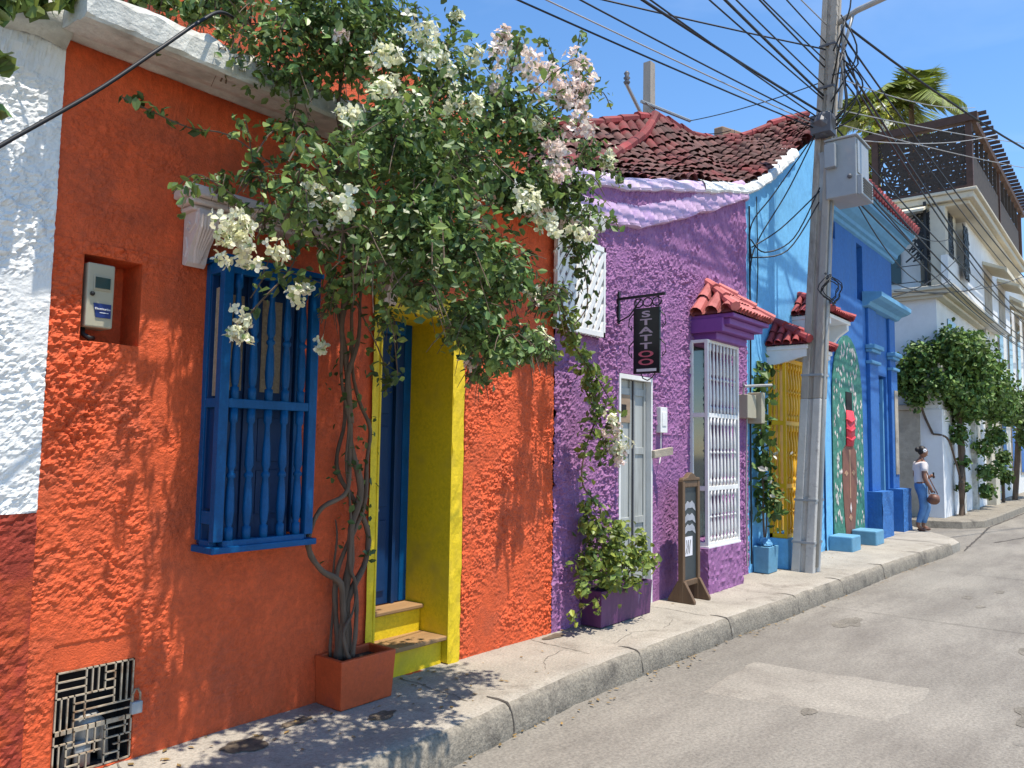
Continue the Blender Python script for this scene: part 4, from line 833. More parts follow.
# second pole far behind the roofs
fp = thing('service_pole', 'short concrete pole with crossarm standing behind the sagging tile roof', 'utility pole', (11.5, 6.5, 0))
obj('shaft', MB().hexa([(11.38, 6.4, .0), (11.62, 6.4, .0), (11.62, 6.6, .0), (11.38, 6.6, .0)], [(11.46, 6.43, 8.5), (11.62, 6.43, 8.5), (11.62, 6.57, 8.5), (11.46, 6.57, 8.5)]), 'pole', fp)
obj('crossarm', MB().tube([(10.7, 6.46, 7.8), (11.5, 6.42, 7.15)], .03, 6).tube([(11.1, 6.4, 7.62), (12.9, 6.4, 7.9)], .03, 6), 'galv', fp)
obj('insulator', MB().lathe(10.72, 6.46, [(.03, 7.78), (.06, 7.83), (.03, 7.86), (.06, 7.9), (.03, 7.93), (.05, 7.98), (.02, 8.02)], 8), 'steel_dark', fp, True)
tag(obj('wood_beam', MB().hexa([(11.45, 5.1, 6.70), (12.7, 5.0, 7.05), (12.7, 5.16, 7.05), (11.45, 5.26, 6.70)], [(11.45, 5.1, 6.98), (12.7, 5.0, 7.17), (12.7, 5.16, 7.17), (11.45, 5.26, 6.98)]), 'beam', None, bevel=.02, loc=(11.5, 5.1, 6.7)), 'old sawn wooden beam lying on the roof ridge', 'beam')

# hanging tattoo sign
hs = thing('hanging_sign', 'narrow black tattoo sign hanging from an iron bracket on the purple wall', 'sign', (6.45, 4.0, 3.25))
mb = MB(); mb.box(6.44, 6.47, 3.96, 3.985, 2.98, 3.3); mb.box(6.445, 6.465, 3.46, 3.98, 3.215, 3.24); mb.tube([(6.455, 3.97, 3.0), (6.455, 3.85, 3.05), (6.455, 3.72, 3.2)], .008, 5)
obj('bracket', mb, 'black_iron', hs)
sx0, sx1, sy = 6.452, 6.466, 3.0
mb = MB(); mb.box(6.445, 6.473, 3.515, 3.80, 2.475, 3.11); obj('panel', mb, 'sign_black', hs, bevel=.004)
mb = MB()
for k in range(3):
    y = 3.55+k*.1; mb.tube([(6.459, y+.05*math.cos(t*math.pi/5), 3.165+.042*math.sin(t*math.pi/5)) for t in range(10)], .007, 5, True)
for y in (3.78, 3.53): mb.tube([(6.459, y, 3.11), (6.459, y, 3.22)], .006, 5)
for sgn, y in ((1, 3.80), (-1, 3.515)):
    for zc_ in (2.95, 2.68): mb.tube([(6.459, y+sgn*.0, zc_+.12), (6.459, y+sgn*.05, zc_+.07), (6.459, y+sgn*.06, zc_), (6.459, y+sgn*.02, zc_-.05), (6.459, y+sgn*.03, zc_)], .006, 5)
mb.tube([(6.459, 3.72, 2.475), (6.459, 3.70, 2.43), (6.459, 3.65, 2.41), (6.459, 3.61, 2.43), (6.459, 3.57, 2.475)], .006, 5)
obj('scrollwork', mb, 'black_iron', hs)
for k, ch in enumerate('STATTOO'):
    text_mesh(ch, .082, 'letter_red' if ch == 'O' else 'letter', hs, 'letter', (0, -1, 0), (0, 0, 1), (6.443, 3.66, 3.045-k*.077), .002, sx=2.5, bold=.002)
obj('name_strip', bx(6.441, 6.445, 3.55, 3.76, 2.495, 2.522), 'paper', hs)

# framed board on the pavement
sb = thing('pavement_board', 'tall narrow wood framed blackboard with grey moustaches standing by purple wall', 'board', (7.55, 3.75, .18))
bx0, bx1, by = 7.34, 7.74, 3.76
mb = MB(); mb.box(bx0, bx0+.055, by-.03, by+.03, .18, 1.43); mb.box(bx1-.055, bx1, by-.03, by+.03, .18, 1.43); mb.box(bx0+.055, bx1-.055, by-.025, by+.025, .34, .40); mb.box(bx0+.055, bx1-.055, by-.025, by+.025, 1.36, 1.43)
obj('frame', mb, 'wood', sb, bevel=.008)
cr_ = [(bx0, 1.43), (bx0+.02, 1.46), (bx0+.1, 1.465), (bx0+.15, 1.50), (bx0+.2, 1.515), (bx0+.25, 1.50), (bx0+.3, 1.465), (bx1-.02, 1.46), (bx1, 1.43)]
obj('carved_crest', MB().prism_y(cr_, by-.035, by+.025), 'wood', sb, bevel=.008)
obj('board', bx(bx0+.055, bx1-.055, by-.005, by+.01, .40, 1.36), 'slate', sb)
for x in (bx0+.005, bx1-.05): obj('foot', MB().prism_x([(by-.15, .18), (by+.15, .18), (by+.15, .21), (by+.04, .40), (by-.04, .40), (by-.15, .21)], x, x+.045), 'wood', sb, bevel=.006)
for k, z_ in enumerate((1.16, 1.03, .92)):
    mb = MB(); w = .13; mb.prism_y([(bx0+.2-w, z_-.055), (bx0+.2-w*.8, z_+.02), (bx0+.2-.05, z_+.055), (bx0+.2, z_+.035), (bx0+.2+.05, z_+.055), (bx0+.2+w*.8, z_+.02), (bx0+.2+w, z_-.055), (bx0+.2+.05, z_-.015), (bx0+.2, z_-.02), (bx0+.2-.05, z_-.015)], by-.009, by-.006)
    obj('moustache', mb, 'moustache', sb)
obj('paper_notice', bx(bx0+.06, bx0+.255, by-.009, by-.006, .645, .845), 'paper', sb)
mb = MB()
for k in range(3): mb.tube([(bx0+.1+.04*k, by-.011, .67), (bx0+.13+.03*k, by-.011, .74), (bx0+.12+.045*k, by-.011, .81)], .004, 4)
obj('ink_drawing', mb, 'slate', sb)

# planters and blocks
def planter(name, label, x0, x1, y0, y1, z0, z1, m_, t=.03):
    r = thing(name, label, 'planter', ((x0+x1)/2, y0, z0))
    mb = MB(); k = .015
    b = [(x0+k, y0+k, z0), (x1-k, y0+k, z0), (x1-k, y1, z0), (x0+k, y1, z0)]; tt = [(x0, y0, z1), (x1, y0, z1), (x1, y1, z1), (x0, y1, z1)]
    ti = [(x0+t, y0+t, z1), (x1-t, y0+t, z1), (x1-t, y1-t, z1), (x0+t, y1-t, z1)]; di = [(a, b_, z1-.05) for a, b_, _ in ti]
    mb.add(b+tt+ti+di, [(3, 2, 1, 0)]+[(i, (i+1) % 4, 4+(i+1) % 4, 4+i) for i in range(4)]+[(4+i, 4+(i+1) % 4, 8+(i+1) % 4, 8+i) for i in range(4)]+[(8+i, 8+(i+1) % 4, 12+(i+1) % 4, 12+i) for i in range(4)])
    obj('box', mb, m_, r, bevel=.006); obj('soil', MB().add(di, [(0, 1, 2, 3)]), 'soil', r); return r
planter('planter', 'orange-red box planter holding the vine stems between window and yellow doorway', 2.98, 3.41, 3.73, 3.99, .185, .475, 'terracotta')
planter('planter', 'purple box planter with leafy shrub against the purple wall', 5.82, 6.72, 3.74, 3.96, .185, .50, 'purple_pot')
planter('planter', 'square sky blue planter holding the climber beside yellow window', 9.78, 10.12, 3.77, 3.98, .185, .52, 'teal_block')
for x0_, x1_, y0_, lab in ((12.78, 13.25, 3.60, 'low turquoise masonry block at the foot of the mural'), (14.0, 14.5, 3.56, 'low turquoise masonry block nearer the blue doorway')):
    tag(obj('masonry_block', bx(x0_, x1_, y0_, 3.96, .17, .42), 'teal_block', None, bevel=.02, loc=((x0_+x1_)/2, 3.7, .17)), lab, 'block', 'turquoise blocks')
mb = MB()
random.seed(9)
for k in range(9): mb.ell((9.86+random.random()*.2, 3.82+random.random()*.1, .54+random.random()*.05), (.05, .05, .04), 7, 5, .3)
tag(obj('plastic_bag', mb, 'mid_blue', None, loc=(10, 3.8, .6)), 'crumpled blue plastic bag lying in the sky blue planter', 'bag')

# ================================================================== PLANTS
def leaves(mb, n, sampler, size, tint=(.55, 1.35), up=.35, warm=.25, fold=.35, aspect=.62):
    rnd = random.random
    for _ in range(n):
        p, out = sampler(); s = size*(.6+.75*rnd())
        nrm = (Vector(out)*.8+Vector((random.uniform(-1, 1), random.uniform(-1, 1), random.uniform(-1, 1)))*.9+Vector((0, 0, up))).normalized()
        d = nrm.cross(Vector((random.uniform(-1, 1), random.uniform(-1, 1), random.uniform(-1, 1))))
        if d.length < 1e-3: continue
        d = (d.normalized()+Vector((0, 0, -.35))).normalized(); sd_ = d.cross(nrm).normalized(); nrm = sd_.cross(d)
        o = len(mb.v); w = s*aspect*.5; lift = nrm*(w*fold)
        mb.v += [tuple(p-d*s*.5), tuple(p-d*s*.12+sd_*w+lift), tuple(p+d*s*.28+sd_*w*.62+lift*.6), tuple(p+d*s*.5), tuple(p+d*s*.28-sd_*w*.62+lift*.6), tuple(p-d*s*.12-sd_*w+lift)]
        mb.f += [(o, o+1, o+2, o+3), (o, o+3, o+4, o+5)]
        q = random.uniform(*tint); wv = rnd()*warm; c = (q*(1+wv*1.6), q*(1+wv*.5), q*(1-wv*.5), 1); mb.c += [c]*6
def blob_sampler(blobs, shell=.45, gap=-2):
    wts = [b[3]**2.3 for b in blobs]
    def f():
        for _t in range(6):
            b = random.choices(blobs, wts)[0]
            if gap < -1: break
            if noise.noise(Vector((b[0]*1.0+random.gauss(0, .12), b[1], b[2]+random.gauss(0, .12)))*3.1+Vector((3, 1, 7))) > gap: break
        v = Vector((random.gauss(0, 1), random.gauss(0, 1), random.gauss(0, 1))).normalized(); r = (shell+(1-shell)*random.random())**.7*b[3]*(1+.22*random.gauss(0, 1)*(random.random() < .4))
        r *= .75+.6*max(-.4, noise.noise(Vector((b[0]+v.x*.7, b[1]+v.y*.7, b[2]+v.z*.7))*4.5))
        return Vector(b[:3])+v*r, v
    return f
def line_sampler(P, spread):
    P = [Vector(p) for p in P]
    def f():
        v = Vector((random.gauss(0, 1), random.gauss(0, 1), random.gauss(0, 1))); return along(P, random.random())+v*spread, v.normalized()
    return f
BUSH = [(2.28,3.5,3.82,0.27),(2.56,3.4,4.02,0.34),(3.01,3.4,4.09,0.36),(3.39,3.35,4.06,0.33),(3.83,3.3,4.01,0.34),(4.22,3.3,4.03,0.3),(4.59,3.3,3.69,0.3),(4.0,3.25,3.52,0.31),(3.45,3.3,3.58,0.38),(2.98,3.35,3.57,0.33),(2.63,3.4,3.29,0.25),(2.36,3.5,3.46,0.17),(2.34,3.4,3.05,0.22),(2.17,3.4,2.9,0.13),(2.6,3.3,2.93,0.27),(2.94,3.2,2.99,0.31),(3.31,3.15,2.94,0.3),(3.74,3.2,2.88,0.29),(3.03,3.2,2.69,0.23),(2.74,3.3,2.75,0.18),(2.66,3.45,2.65,0.14),(3.52,3.25,2.52,0.24),(3.87,3.3,2.41,0.21),(3.68,3.3,2.24,0.13),(4.14,3.3,2.47,0.19),(4.5,3.35,2.46,0.1),(4.4,3.3,2.83,0.18),(4.87,3.35,3.34,0.19),(2.05,3.6,3.76,0.13),(2.16,3.6,4.02,0.19),(2.4,3.5,4.16,0.22),(2.77,3.4,4.32,0.26),(2.06,3.65,3.12,0.07),(2.14,3.5,3.13,0.12),(5.08,3.4,3.64,0.16),(3.08,3.5,2.52,0.13),(2.75,3.65,2.55,0.09),(5.07,3.4,4.17,0.15),(4.72,3.35,4.45,0.11),(3.15,3.25,3.23,0.27),(3.0,3.7,4.4,.3),(2.5,3.7,4.4,.3),(2.02,3.8,4.15,.2),(2.15,3.9,4.35,.22)]
CAMP = Vector((0, 0, 1.78))
def nearer(b, k): p = CAMP+(Vector(b[:3])-CAMP)*k; return (p.x, p.y, p.z, b[3]*k)
BUSH = [nearer(b, .84) if b[0] > 3.75 and b[0] < 4.95 else b for b in BUSH]
BUSH = BUSH+[nearer(b, .80) for b in BUSH if 2.3 < b[0] < 4.6 and b[1] > 3.1 and b[3] > .17 and b[2] < 3.9 and not (b[0] > 3.6 and b[2] > 2.95)]+[nearer(b, .9) for b in BUSH if b[0] > 3.1 and b[2] < 2.75]
FLW = [(1.94,3.3,2.8,0.124,0),(1.89,3.3,2.72,0.094,0),(2.07,3.3,2.71,0.107,0),(2.05,3.4,2.34,0.069,0),(1.99,3.4,2.31,0.048,0),(2.3,3.35,2.54,0.077,0),(2.39,3.2,2.96,0.062,0),(2.64,3.1,3.84,0.108,0),(2.98,3.1,4.1,0.127,0),(3.04,3.1,4.0,0.093,0),(2.51,3.05,3.64,0.083,0),(2.42,3.15,3.5,0.093,0),(2.67,3.05,3.72,0.075,0),(2.77,3.0,3.61,0.087,0),(3.04,3.0,3.71,0.08,0),(2.64,3.0,2.81,0.063,0),(2.91,2.95,2.72,0.076,0),(3.75,3.2,4.47,0.12,1),(3.85,3.15,4.29,0.147,1),(4.05,3.15,4.35,0.124,1),(4.51,3.25,4.54,0.179,1),(4.71,3.25,4.51,0.168,1),(4.57,3.2,4.28,0.134,1),(4.38,3.2,4.32,0.145,1),(4.85,3.3,4.73,0.094,1),(5.35,3.4,4.15,0.109,0),(4.25,3.1,3.85,0.112,1),(4.21,3.1,3.69,0.097,1),(3.26,2.95,3.11,0.07,0),(3.79,3.0,3.32,0.116,0),(4.02,3.05,3.25,0.094,0),(4.44,3.1,3.32,0.1,0),(3.37,3.3,4.5,0.051,0),(4.82,3.3,4.3,0.078,1),(3.3,3.05,4.1,0.06,0),(2.65,3.6,2.33,0.028,0),(3.93,3.1,2.8,0.04,0)]
FLW = [nearer(b, .84)+(b[4],) if b[0] > 3.75 and b[0] < 4.95 else b for b in FLW]
random.seed(21)
bg_ = thing('bougainvillea', 'large white flowering bougainvillea climbing over orange house and hanging above its yellow doorway', 'climbing plant', (3.14, 3.9, .47))
ST = [[(3.14,3.9,0.44),(3.15,3.9,0.79),(3.15,3.88,1.17),(3.17,3.86,1.54),(3.09,3.86,1.92),(2.99,3.8,2.35),(2.89,3.7,2.63),(2.83,3.6,3.09),(2.7,3.55,3.65),(2.6,3.5,4.07)],
[(3.17,3.88,0.44),(3.11,3.86,0.87),(2.93,3.86,1.01),(2.84,3.87,1.16),(2.88,3.87,1.37),(3.07,3.86,1.48),(3.1,3.85,1.79),(2.96,3.82,2.28),(2.93,3.7,2.64),(2.98,3.5,2.93),(3.29,3.4,3.3)],
[(3.13,3.92,0.44),(3.13,3.92,0.73),(3.1,3.92,0.98),(3.24,3.9,1.35),(3.3,3.9,1.8),(3.18,3.88,2.05),(3.02,3.8,2.41),(2.92,3.6,2.75),(3.05,3.4,2.99),(3.55,3.3,3.28),(4.29,3.3,3.54)],
[(3.20,3.9,0.44),(3.18,3.88,0.79),(3.3,3.9,1.02),(3.33,3.92,1.21),(3.17,3.92,1.41),(3.06,3.93,1.6),(3.08,3.9,1.92),(2.96,3.8,2.47),(2.63,3.6,2.87),(2.35,3.5,3.07)],
[(3.11,3.95,0.45),(3.1,3.96,1.04),(3.11,3.97,1.29)], [(3.2,3.85,.45),(3.22,3.84,.7),(3.2,3.86,.9),(3.14,3.86,1.05),(3.12,3.87,1.5),(3.06,3.84,2.1),(3.0,3.8,2.5)],
[(3.1,3.86,1.9),(3.02,3.8,2.2),(3.04,3.74,2.5),(2.95,3.6,2.9)], [(3.14,3.8,.46),(3.1,3.82,.62),(3.17,3.84,.72),(3.19,3.84,.85)]]
def smooth(P, n=6):
    P = [Vector(p) for p in P]; out = []
    for i in range(len(P)-1):
        p0, p1, p2, p3 = P[max(0, i-1)], P[i], P[i+1], P[min(len(P)-1, i+2)]
        for k in range(n):
            t = k/n; out.append(.5*((2*p1)+(p2-p0)*t+(2*p0-5*p1+4*p2-p3)*t*t+(3*p1-p0-3*p2+p3)*t**3))
    return out+[P[-1]]
ST = [[(x-.045*max(0, 1-(z-.44)/1.2), y, z) for x, y, z in P] for P in ST]
for P, r_ in zip(ST, (.021, .016, .014, .017, .008, .012, .015, .010)):
    q = smooth(P); n_ = len(q); obj('stem', MB().tube([p+Vector((N(p.z, r_*40, 3.2), N(p.z, r_*40, 3.2, 3)*.6, 0))*.045*min(1, i/4) for i, p in enumerate(q)], [r_*(1.3-.85*i/n_)*(1+.25*N(i, 1, .7)) for i in range(n_)], 7), 'bark', bg_, True)
SHOOTS = []
for k in range(70):
    b = random.choice([q for q in BUSH if q[2] > 2.6]); v = Vector((random.gauss(0, 1), random.gauss(-.5, .7), random.gauss(.35, .8))).normalized(); c = Vector(b[:3])+v*b[3]*.8; ln = random.uniform(.16, .42)
    SHOOTS.append([c, c+v*ln*.4+Vector((0, 0, .03)), c+v*ln*.75+Vector((0, 0, .02)), c+v*ln+Vector((0, 0, -.10*ln/.3))])
mb = MB()
for P in SHOOTS: mb.tube(smooth(P, 3), .0035, 4)
for b in BUSH:
    for _ in range(5):
        v = Vector((random.gauss(0, 1), random.gauss(0, 1)*.8-.2, random.gauss(0, 1))).normalized()*b[3]*1.15; c = Vector(b[:3]); a = c-v*.3+Vector((0, .1, -.05)); mb.tube(smooth([a, c+v*.35+Vector((0, 0, .05)), c+v*.75, c+v*1.05+Vector((0, 0, -.06))], 3), [.005-.0004*k for k in range(10)], 4)
TW1 = [(2.25,3.5,3.22),(2.04,3.6,3.35),(1.85,3.65,3.34),(1.67,3.7,3.38),(1.56,3.75,3.42)]; TW2 = [(2.35,3.4,2.84),(2.3,3.4,2.67),(2.14,3.4,2.48),(2.03,3.42,2.33)]
TW3 = [(4.6,3.3,3.5),(5.0,3.4,3.2),(5.05,3.4,2.9),(4.8,3.35,2.7)]; TW4 = [(3.3, 3.3, 4.2), (3.35, 3.3, 4.45), (3.36, 3.3, 4.56)]; TW5 = [(4.4,3.25,4.2),(4.75,3.25,4.5),(4.86,3.3,4.72)]; TW6 = [(4.3,3.3,2.5),(4.45,3.35,2.42),(4.62,3.4,2.45)]; TW7 = [(2.9,3.6,2.6),(3.25,3.75,2.3),(3.32,3.8,2.1)]; TW8 = [(3.6, 3.2, 4.2), (3.75, 3.2, 4.5)]
TW3, TW5, TW6 = [[nearer((*p, 0), .84)[:3] for p in T] for T in (TW3, TW5, TW6)]
for t_w in (TW1, TW2, TW3, TW4, TW5, TW6, TW7, TW8): mb.tube(smooth(t_w, 4), .005, 4)
obj('twig', mb, 'bark', bg_)
mb = MB(); mb.c = []
leaves(mb, 16500, blob_sampler(BUSH, .3, -.05), .045, tint=(.5, 2.0), warm=.2)
leaves(mb, 4500, blob_sampler(BUSH, .9, -.05), .056, tint=(1.0, 2.6), warm=.3, up=.9)
for P in SHOOTS: leaves(mb, 26, line_sampler(P, .022), .05, tint=(.8, 2.4), warm=.35)
for t_w, n_, s_ in ((TW1, 42, .02), (TW2, 30, .025), (TW3, 60, .04), (TW4, 30, .03), (TW5, 60, .05), (TW6, 25, .03), (TW7, 60, .05), (TW8, 30, .03)): leaves(mb, n_, line_sampler(t_w, s_), .06)
for P, n_ in ((ST[0][2:6], 30), (ST[2][2:6], 40), (ST[3][2:6], 25), (ST[1][5:8], 30)): leaves(mb, n_, line_sampler(P, .05), .05)
obj('foliage', mb, 'leaf', bg_)
def flowers(spec, parent, base_size=.030):
    x, y, z, r, pk = spec; mb = MB(); mb.c = []
    subs = [(Vector((x, y, z))+Vector((random.gauss(0, 1), random.gauss(0, .6), random.gauss(0, 1)))*r*.55, r*random.uniform(.25, .6)) for _ in range(5)]
    r *= .86; n_ = int(18+3600*r*r)
    for _ in range(n_):
        c0, rs_ = random.choice(subs); v = Vector((random.gauss(0, 1), random.gauss(0, 1), random.gauss(0, 1))).normalized(); p = c0+v*rs_*random.random()**.4
        ax = (v*.8+Vector((0, -.3, .2))+Vector((random.uniform(-.7, .7), random.uniform(-.7, .7), random.uniform(-.7, .7)))).normalized(); a = ax.orthogonal().normalized(); b = ax.cross(a); s = base_size*random.uniform(.7, 1.3)
        ph_ = random.random()*6
        for k in range(3):     # three papery bracts
            an = ph_+k*2.1+random.uniform(-.3, .3); d = a*math.cos(an)+b*math.sin(an); e = ax.cross(d); o = len(mb.v); u_ = random.uniform(.2, .6)
            mb.v += [tuple(p), tuple(p+d*s*.3+e*s*.40+ax*s*u_*.6), tuple(p+d*s*.75+e*s*.34+ax*s*u_), tuple(p+d*s*1.0+ax*s*u_*.9), tuple(p+d*s*.75-e*s*.34+ax*s*u_), tuple(p+d*s*.3-e*s*.40+ax*s*u_*.6)]; mb.f.append((o, o+1, o+2, o+3, o+4, o+5))
            q = random.uniform(.75, 1.15); g = random.random()
            c = (q, q, q*(1-.28*g), 1) if not pk else (q, q*(.84+.16*g), q*(.82+.14*g), 1)
            if random.random() < .1: c = (.3, .4, .18, 1)
            mb.c += [c]*6
    return obj('flower_cluster', mb, 'bract_pink' if pk else 'bract', parent, label='pale pink flower cluster' if pk else None)
for s_ in FLW: flowers(s_, bg_)
sf = blob_sampler(BUSH, .95)
for k in range(26):
    q, v = sf()
    if v.y < .3: flowers((q.x, q.y, q.z, random.uniform(.025, .05), int(random.random() < .25)), bg_)

random.seed(33)
tv = thing('trailing_vine', 'thin trailing vine with pale blossoms hanging down purple wall beside its door', 'climbing plant', (5.8, 3.8, .5))
VINE = [(4.75,3.45,2.95),(5.1,3.6,2.66),(5.5,3.7,2.45),(5.74,3.75,2.1),(5.6,3.78,1.74),(5.6,3.8,1.44),(5.88,3.8,1.21),(5.85,3.82,0.86),(5.95,3.84,.5)]
VINE2 = [(5.35,3.66,2.5),(5.75,3.7,2.3),(5.95,3.7,2.05),(5.82,3.72,1.8),(5.78,3.7,1.66)]
obj('stem', MB().tube(smooth(VINE), .008, 5).tube(smooth(VINE2), .006, 5), 'bark', tv)
mb = MB(); mb.c = []; leaves(mb, 280, line_sampler(VINE[:5], .045), .085, tint=(.7, 2.2)); leaves(mb, 26, line_sampler(VINE[4:7], .03), .07, tint=(.7, 2.2)); leaves(mb, 130, line_sampler(VINE2, .045), .08, tint=(.7, 2.2)); leaves(mb, 130, line_sampler(VINE[6:], .07), .075, tint=(.8, 2.0)); obj('foliage', mb, 'leaf_light', tv)
for s_ in ((5.74,3.58,1.90,0.12,1), (5.80,3.58,1.78,0.12,0), (5.82,3.58,1.68,0.09,1), (5.70, 3.6, 2.0, .08, 0)): flowers(s_, tv)
ps = thing('potted_shrub', 'bushy bright green shrub growing in the purple planter', 'shrub', (6.25, 3.85, .48))
SH = [(5.85,3.78,.74,.22),(6.15,3.72,.80,.26),(6.5,3.70,.74,.24),(6.25,3.75,1.0,.2),(5.9,3.80,1.06,.18),(6.8,3.72,.70,.14),(5.7,3.76,.55,.14),(6.6,3.7,.92,.12),(5.62,3.78,.34,.09),(5.85,3.70,.40,.1),(6.4,3.66,.55,.15),(5.85,3.82,1.25,.12),(6.05,3.68,.6,.16)]
SH = [(b[0]-.17, *b[1:]) for b in SH]
mb = MB()
for b in SH: mb.tube(smooth([(6.2+.2*random.uniform(-1, 1), 3.85, .45), (b[0]*.5+3.10, 3.8, (b[2]+.45)/2+.05), b[:3]], 4), .008, 5)
obj('stem', mb, 'bark', ps)
mb = MB(); mb.c = []; leaves(mb, 1250, blob_sampler(SH, .1), .066, tint=(.7, 2.4), warm=.45); obj('foliage', mb, 'leaf_light', ps)
yc = thing('climber', 'dark green big leaved climber growing up blue wall from the sky blue planter', 'climbing plant', (9.98, 3.86, .57))
YP = [(9.93, 3.88, .45), (9.88, 3.88, 1.0), (9.95, 3.89, 1.5), (9.9, 3.9, 2.0), (9.98, 3.92, 2.5), (10.02, 3.94, 2.9)]
obj('stem', MB().tube(smooth(YP), .014, 6).tube(smooth([(9.9, 3.88, .45), (10.0, 3.88, .9), (9.86, 3.88, 1.4), (10.0, 3.9, 2.0)]), .01, 5), 'bark', yc)
mb = MB(); mb.c = []; leaves(mb, 320, line_sampler(YP[1:], .075), .12, tint=(.6, 1.6)); leaves(mb, 90, line_sampler([(10.02, 3.8, .9), (9.98, 3.82, 1.3)], .08), .11); obj('foliage', mb, 'leaf_dark', yc)
mb = MB(); mb.c = []; leaves(mb, 9, line_sampler([(9.85, 3.80, 1.2), (9.95, 3.78, 1.95)], .07), .09, tint=(.6, .8), warm=.05); obj('pale_leaf', mb, 'bract', yc)
# creeper above the white house, nearest to the camera
tl = thing('rooftop_creeper', 'broad leaved creeper spilling over the coping of the white house, top left', 'climbing plant', (1.0, 3.9, 3.75))
TL = [(.93,3.55,3.55,.12),(1.02,3.6,3.62,.12),(.98,3.5,3.28,.055),(1.15,3.7,3.72,.1),(.8,3.6,3.6,.15),(1.28,3.75,3.82,.09),(1.5,3.75,3.95,.08),(1.0,3.55,3.1,.03)]
obj('stem', MB().tube(smooth([(1.1, 3.95, 3.85), (1.0, 3.7, 3.75), (.93, 3.55, 3.55), (.97, 3.5, 3.25), (1.0, 3.55, 3.05)]), .006, 5).tube(smooth([(1.1, 3.95, 3.85), (1.3, 3.75, 3.9), (1.5, 3.72, 3.98)]), .006, 5), 'bark', tl)
mb = MB(); mb.c = []; leaves(mb, 420, blob_sampler(TL, .2), .10, tint=(.8, 2.4), warm=.4); obj('foliage', mb, 'leaf', tl)
rw = thing('roof_weed', 'dry grey-green weeds rooted on the cornice left of the bougainvillea', 'plant', (1.8, 3.7, 3.88))
mb = MB(); mb.c = []; leaves(mb, 420, blob_sampler([(1.72,3.72,3.95,.09),(1.85,3.7,3.97,.10),(1.6,3.72,3.92,.07),(2.0,3.66,3.9,.06),(1.4,3.72,3.9,.07)], .1), .045, tint=(.8, 2.2), warm=.5); obj('foliage', mb, 'leaf', rw)
mb = MB()
for k in range(12): mb.tube([(1.5+k*.05, 3.72, 3.86), (1.48+k*.05+random.uniform(-.05, .05), 3.68, 3.98)], .003, 4)
obj('stem', mb, 'bark', rw)

random.seed(44)
bv = thing('wall_creeper', 'great rounded mass of green creeper growing over the garden gate of the corner building', 'climbing plant', (22, 3.9, .18))
BV = [(20.72,4.5,3.6,.5),(20.7,4.15,4.05,.55),(20.75,3.75,3.4,.5),(21.0,3.6,4.3,.6),(20.75,4.3,3.1,.35),(21.6,3.45,3.2,.6),(22.0,3.4,4.2,.8),(22.4,3.5,3.6,.9),(23.3,3.45,3.9,.85),(24.2,3.35,3.6,.85),(25.2,3.25,3.3,.75),(22.3,3.5,2.9,.6),(26.0,3.3,3.0,.6),(22.0,3.62,2.2,.35),(22.3,3.6,1.5,.22),(22.3,3.6,.9,.2),(24.9,3.5,1.9,.35),(25.0,3.5,1.2,.3),(26.4,3.4,2.2,.4),(26.5,3.4,1.3,.3),(21.2,4.2,3.1,.4),(20.9,4.7,3.4,.35),(25.2,3.5,.7,.3),(23.0,3.6,4.6,.5),(26.9,3.3,3.3,.5)]
mb = MB()
for dx in (-.1, .05, .2): mb.tube(smooth([(22.25+dx, 3.65, .15), (22.2-dx, 3.6, 1.0), (22.3+dx, 3.62, 1.8), (22.1, 3.6, 2.8), (22.4+3*dx, 3.5, 3.6)]), .06, 6)
mb.tube(smooth([(20.95, 4.0, 2.2), (20.93, 4.15, 2.6), (20.9, 4.25, 3.0), (20.8, 4.3, 3.4)]), .03, 5); mb.tube(smooth([(22.2, 3.6, .9), (21.6, 3.65, 1.6), (21.1, 3.72, 2.1), (20.95, 4.0, 2.2)]), .025, 5); obj('stem', mb, 'bark', bv)
mb = MB(); mb.c = []; leaves(mb, 17000, blob_sampler(BV, .4), .13, tint=(.5, 2.1), warm=.3); obj('foliage', mb, 'leaf_dark', bv)
et = thing('street_tree', 'green tree with pale blossoms overhanging the far pavement at the right edge', 'tree', (31, 3.3, .18))
obj('trunk', MB().tube(smooth([(31, 3.5, .1), (31.1, 3.4, 1.5), (31, 3.3, 2.6)]), .09, 7), 'bark', et)
mb = MB(); mb.c = []; leaves(mb, 2600, blob_sampler([(30.4,3.2,3.0,.7),(31.4,3.0,3.4,.8),(32.5,2.9,3.0,.8),(31.0,3.1,2.3,.5),(33.5,3,3.6,.8)], .4), .17, tint=(.7, 1.8)); obj('crown', mb, 'leaf', et)
bs = thing('doorway_plant', 'small dark bush standing by the far blue doorway', 'shrub', (29.2, 3.6, .18)); mb = MB(); mb.c = []
leaves(mb, 500, blob_sampler([(29.2,3.6,1.0,.4),(29.3,3.6,1.6,.35)], .3), .15); obj('foliage', mb, 'leaf_dark', bs); obj('stem', MB().tube([(29.2, 3.6, .15), (29.2, 3.6, 1)], .05, 6), 'bark', bs)
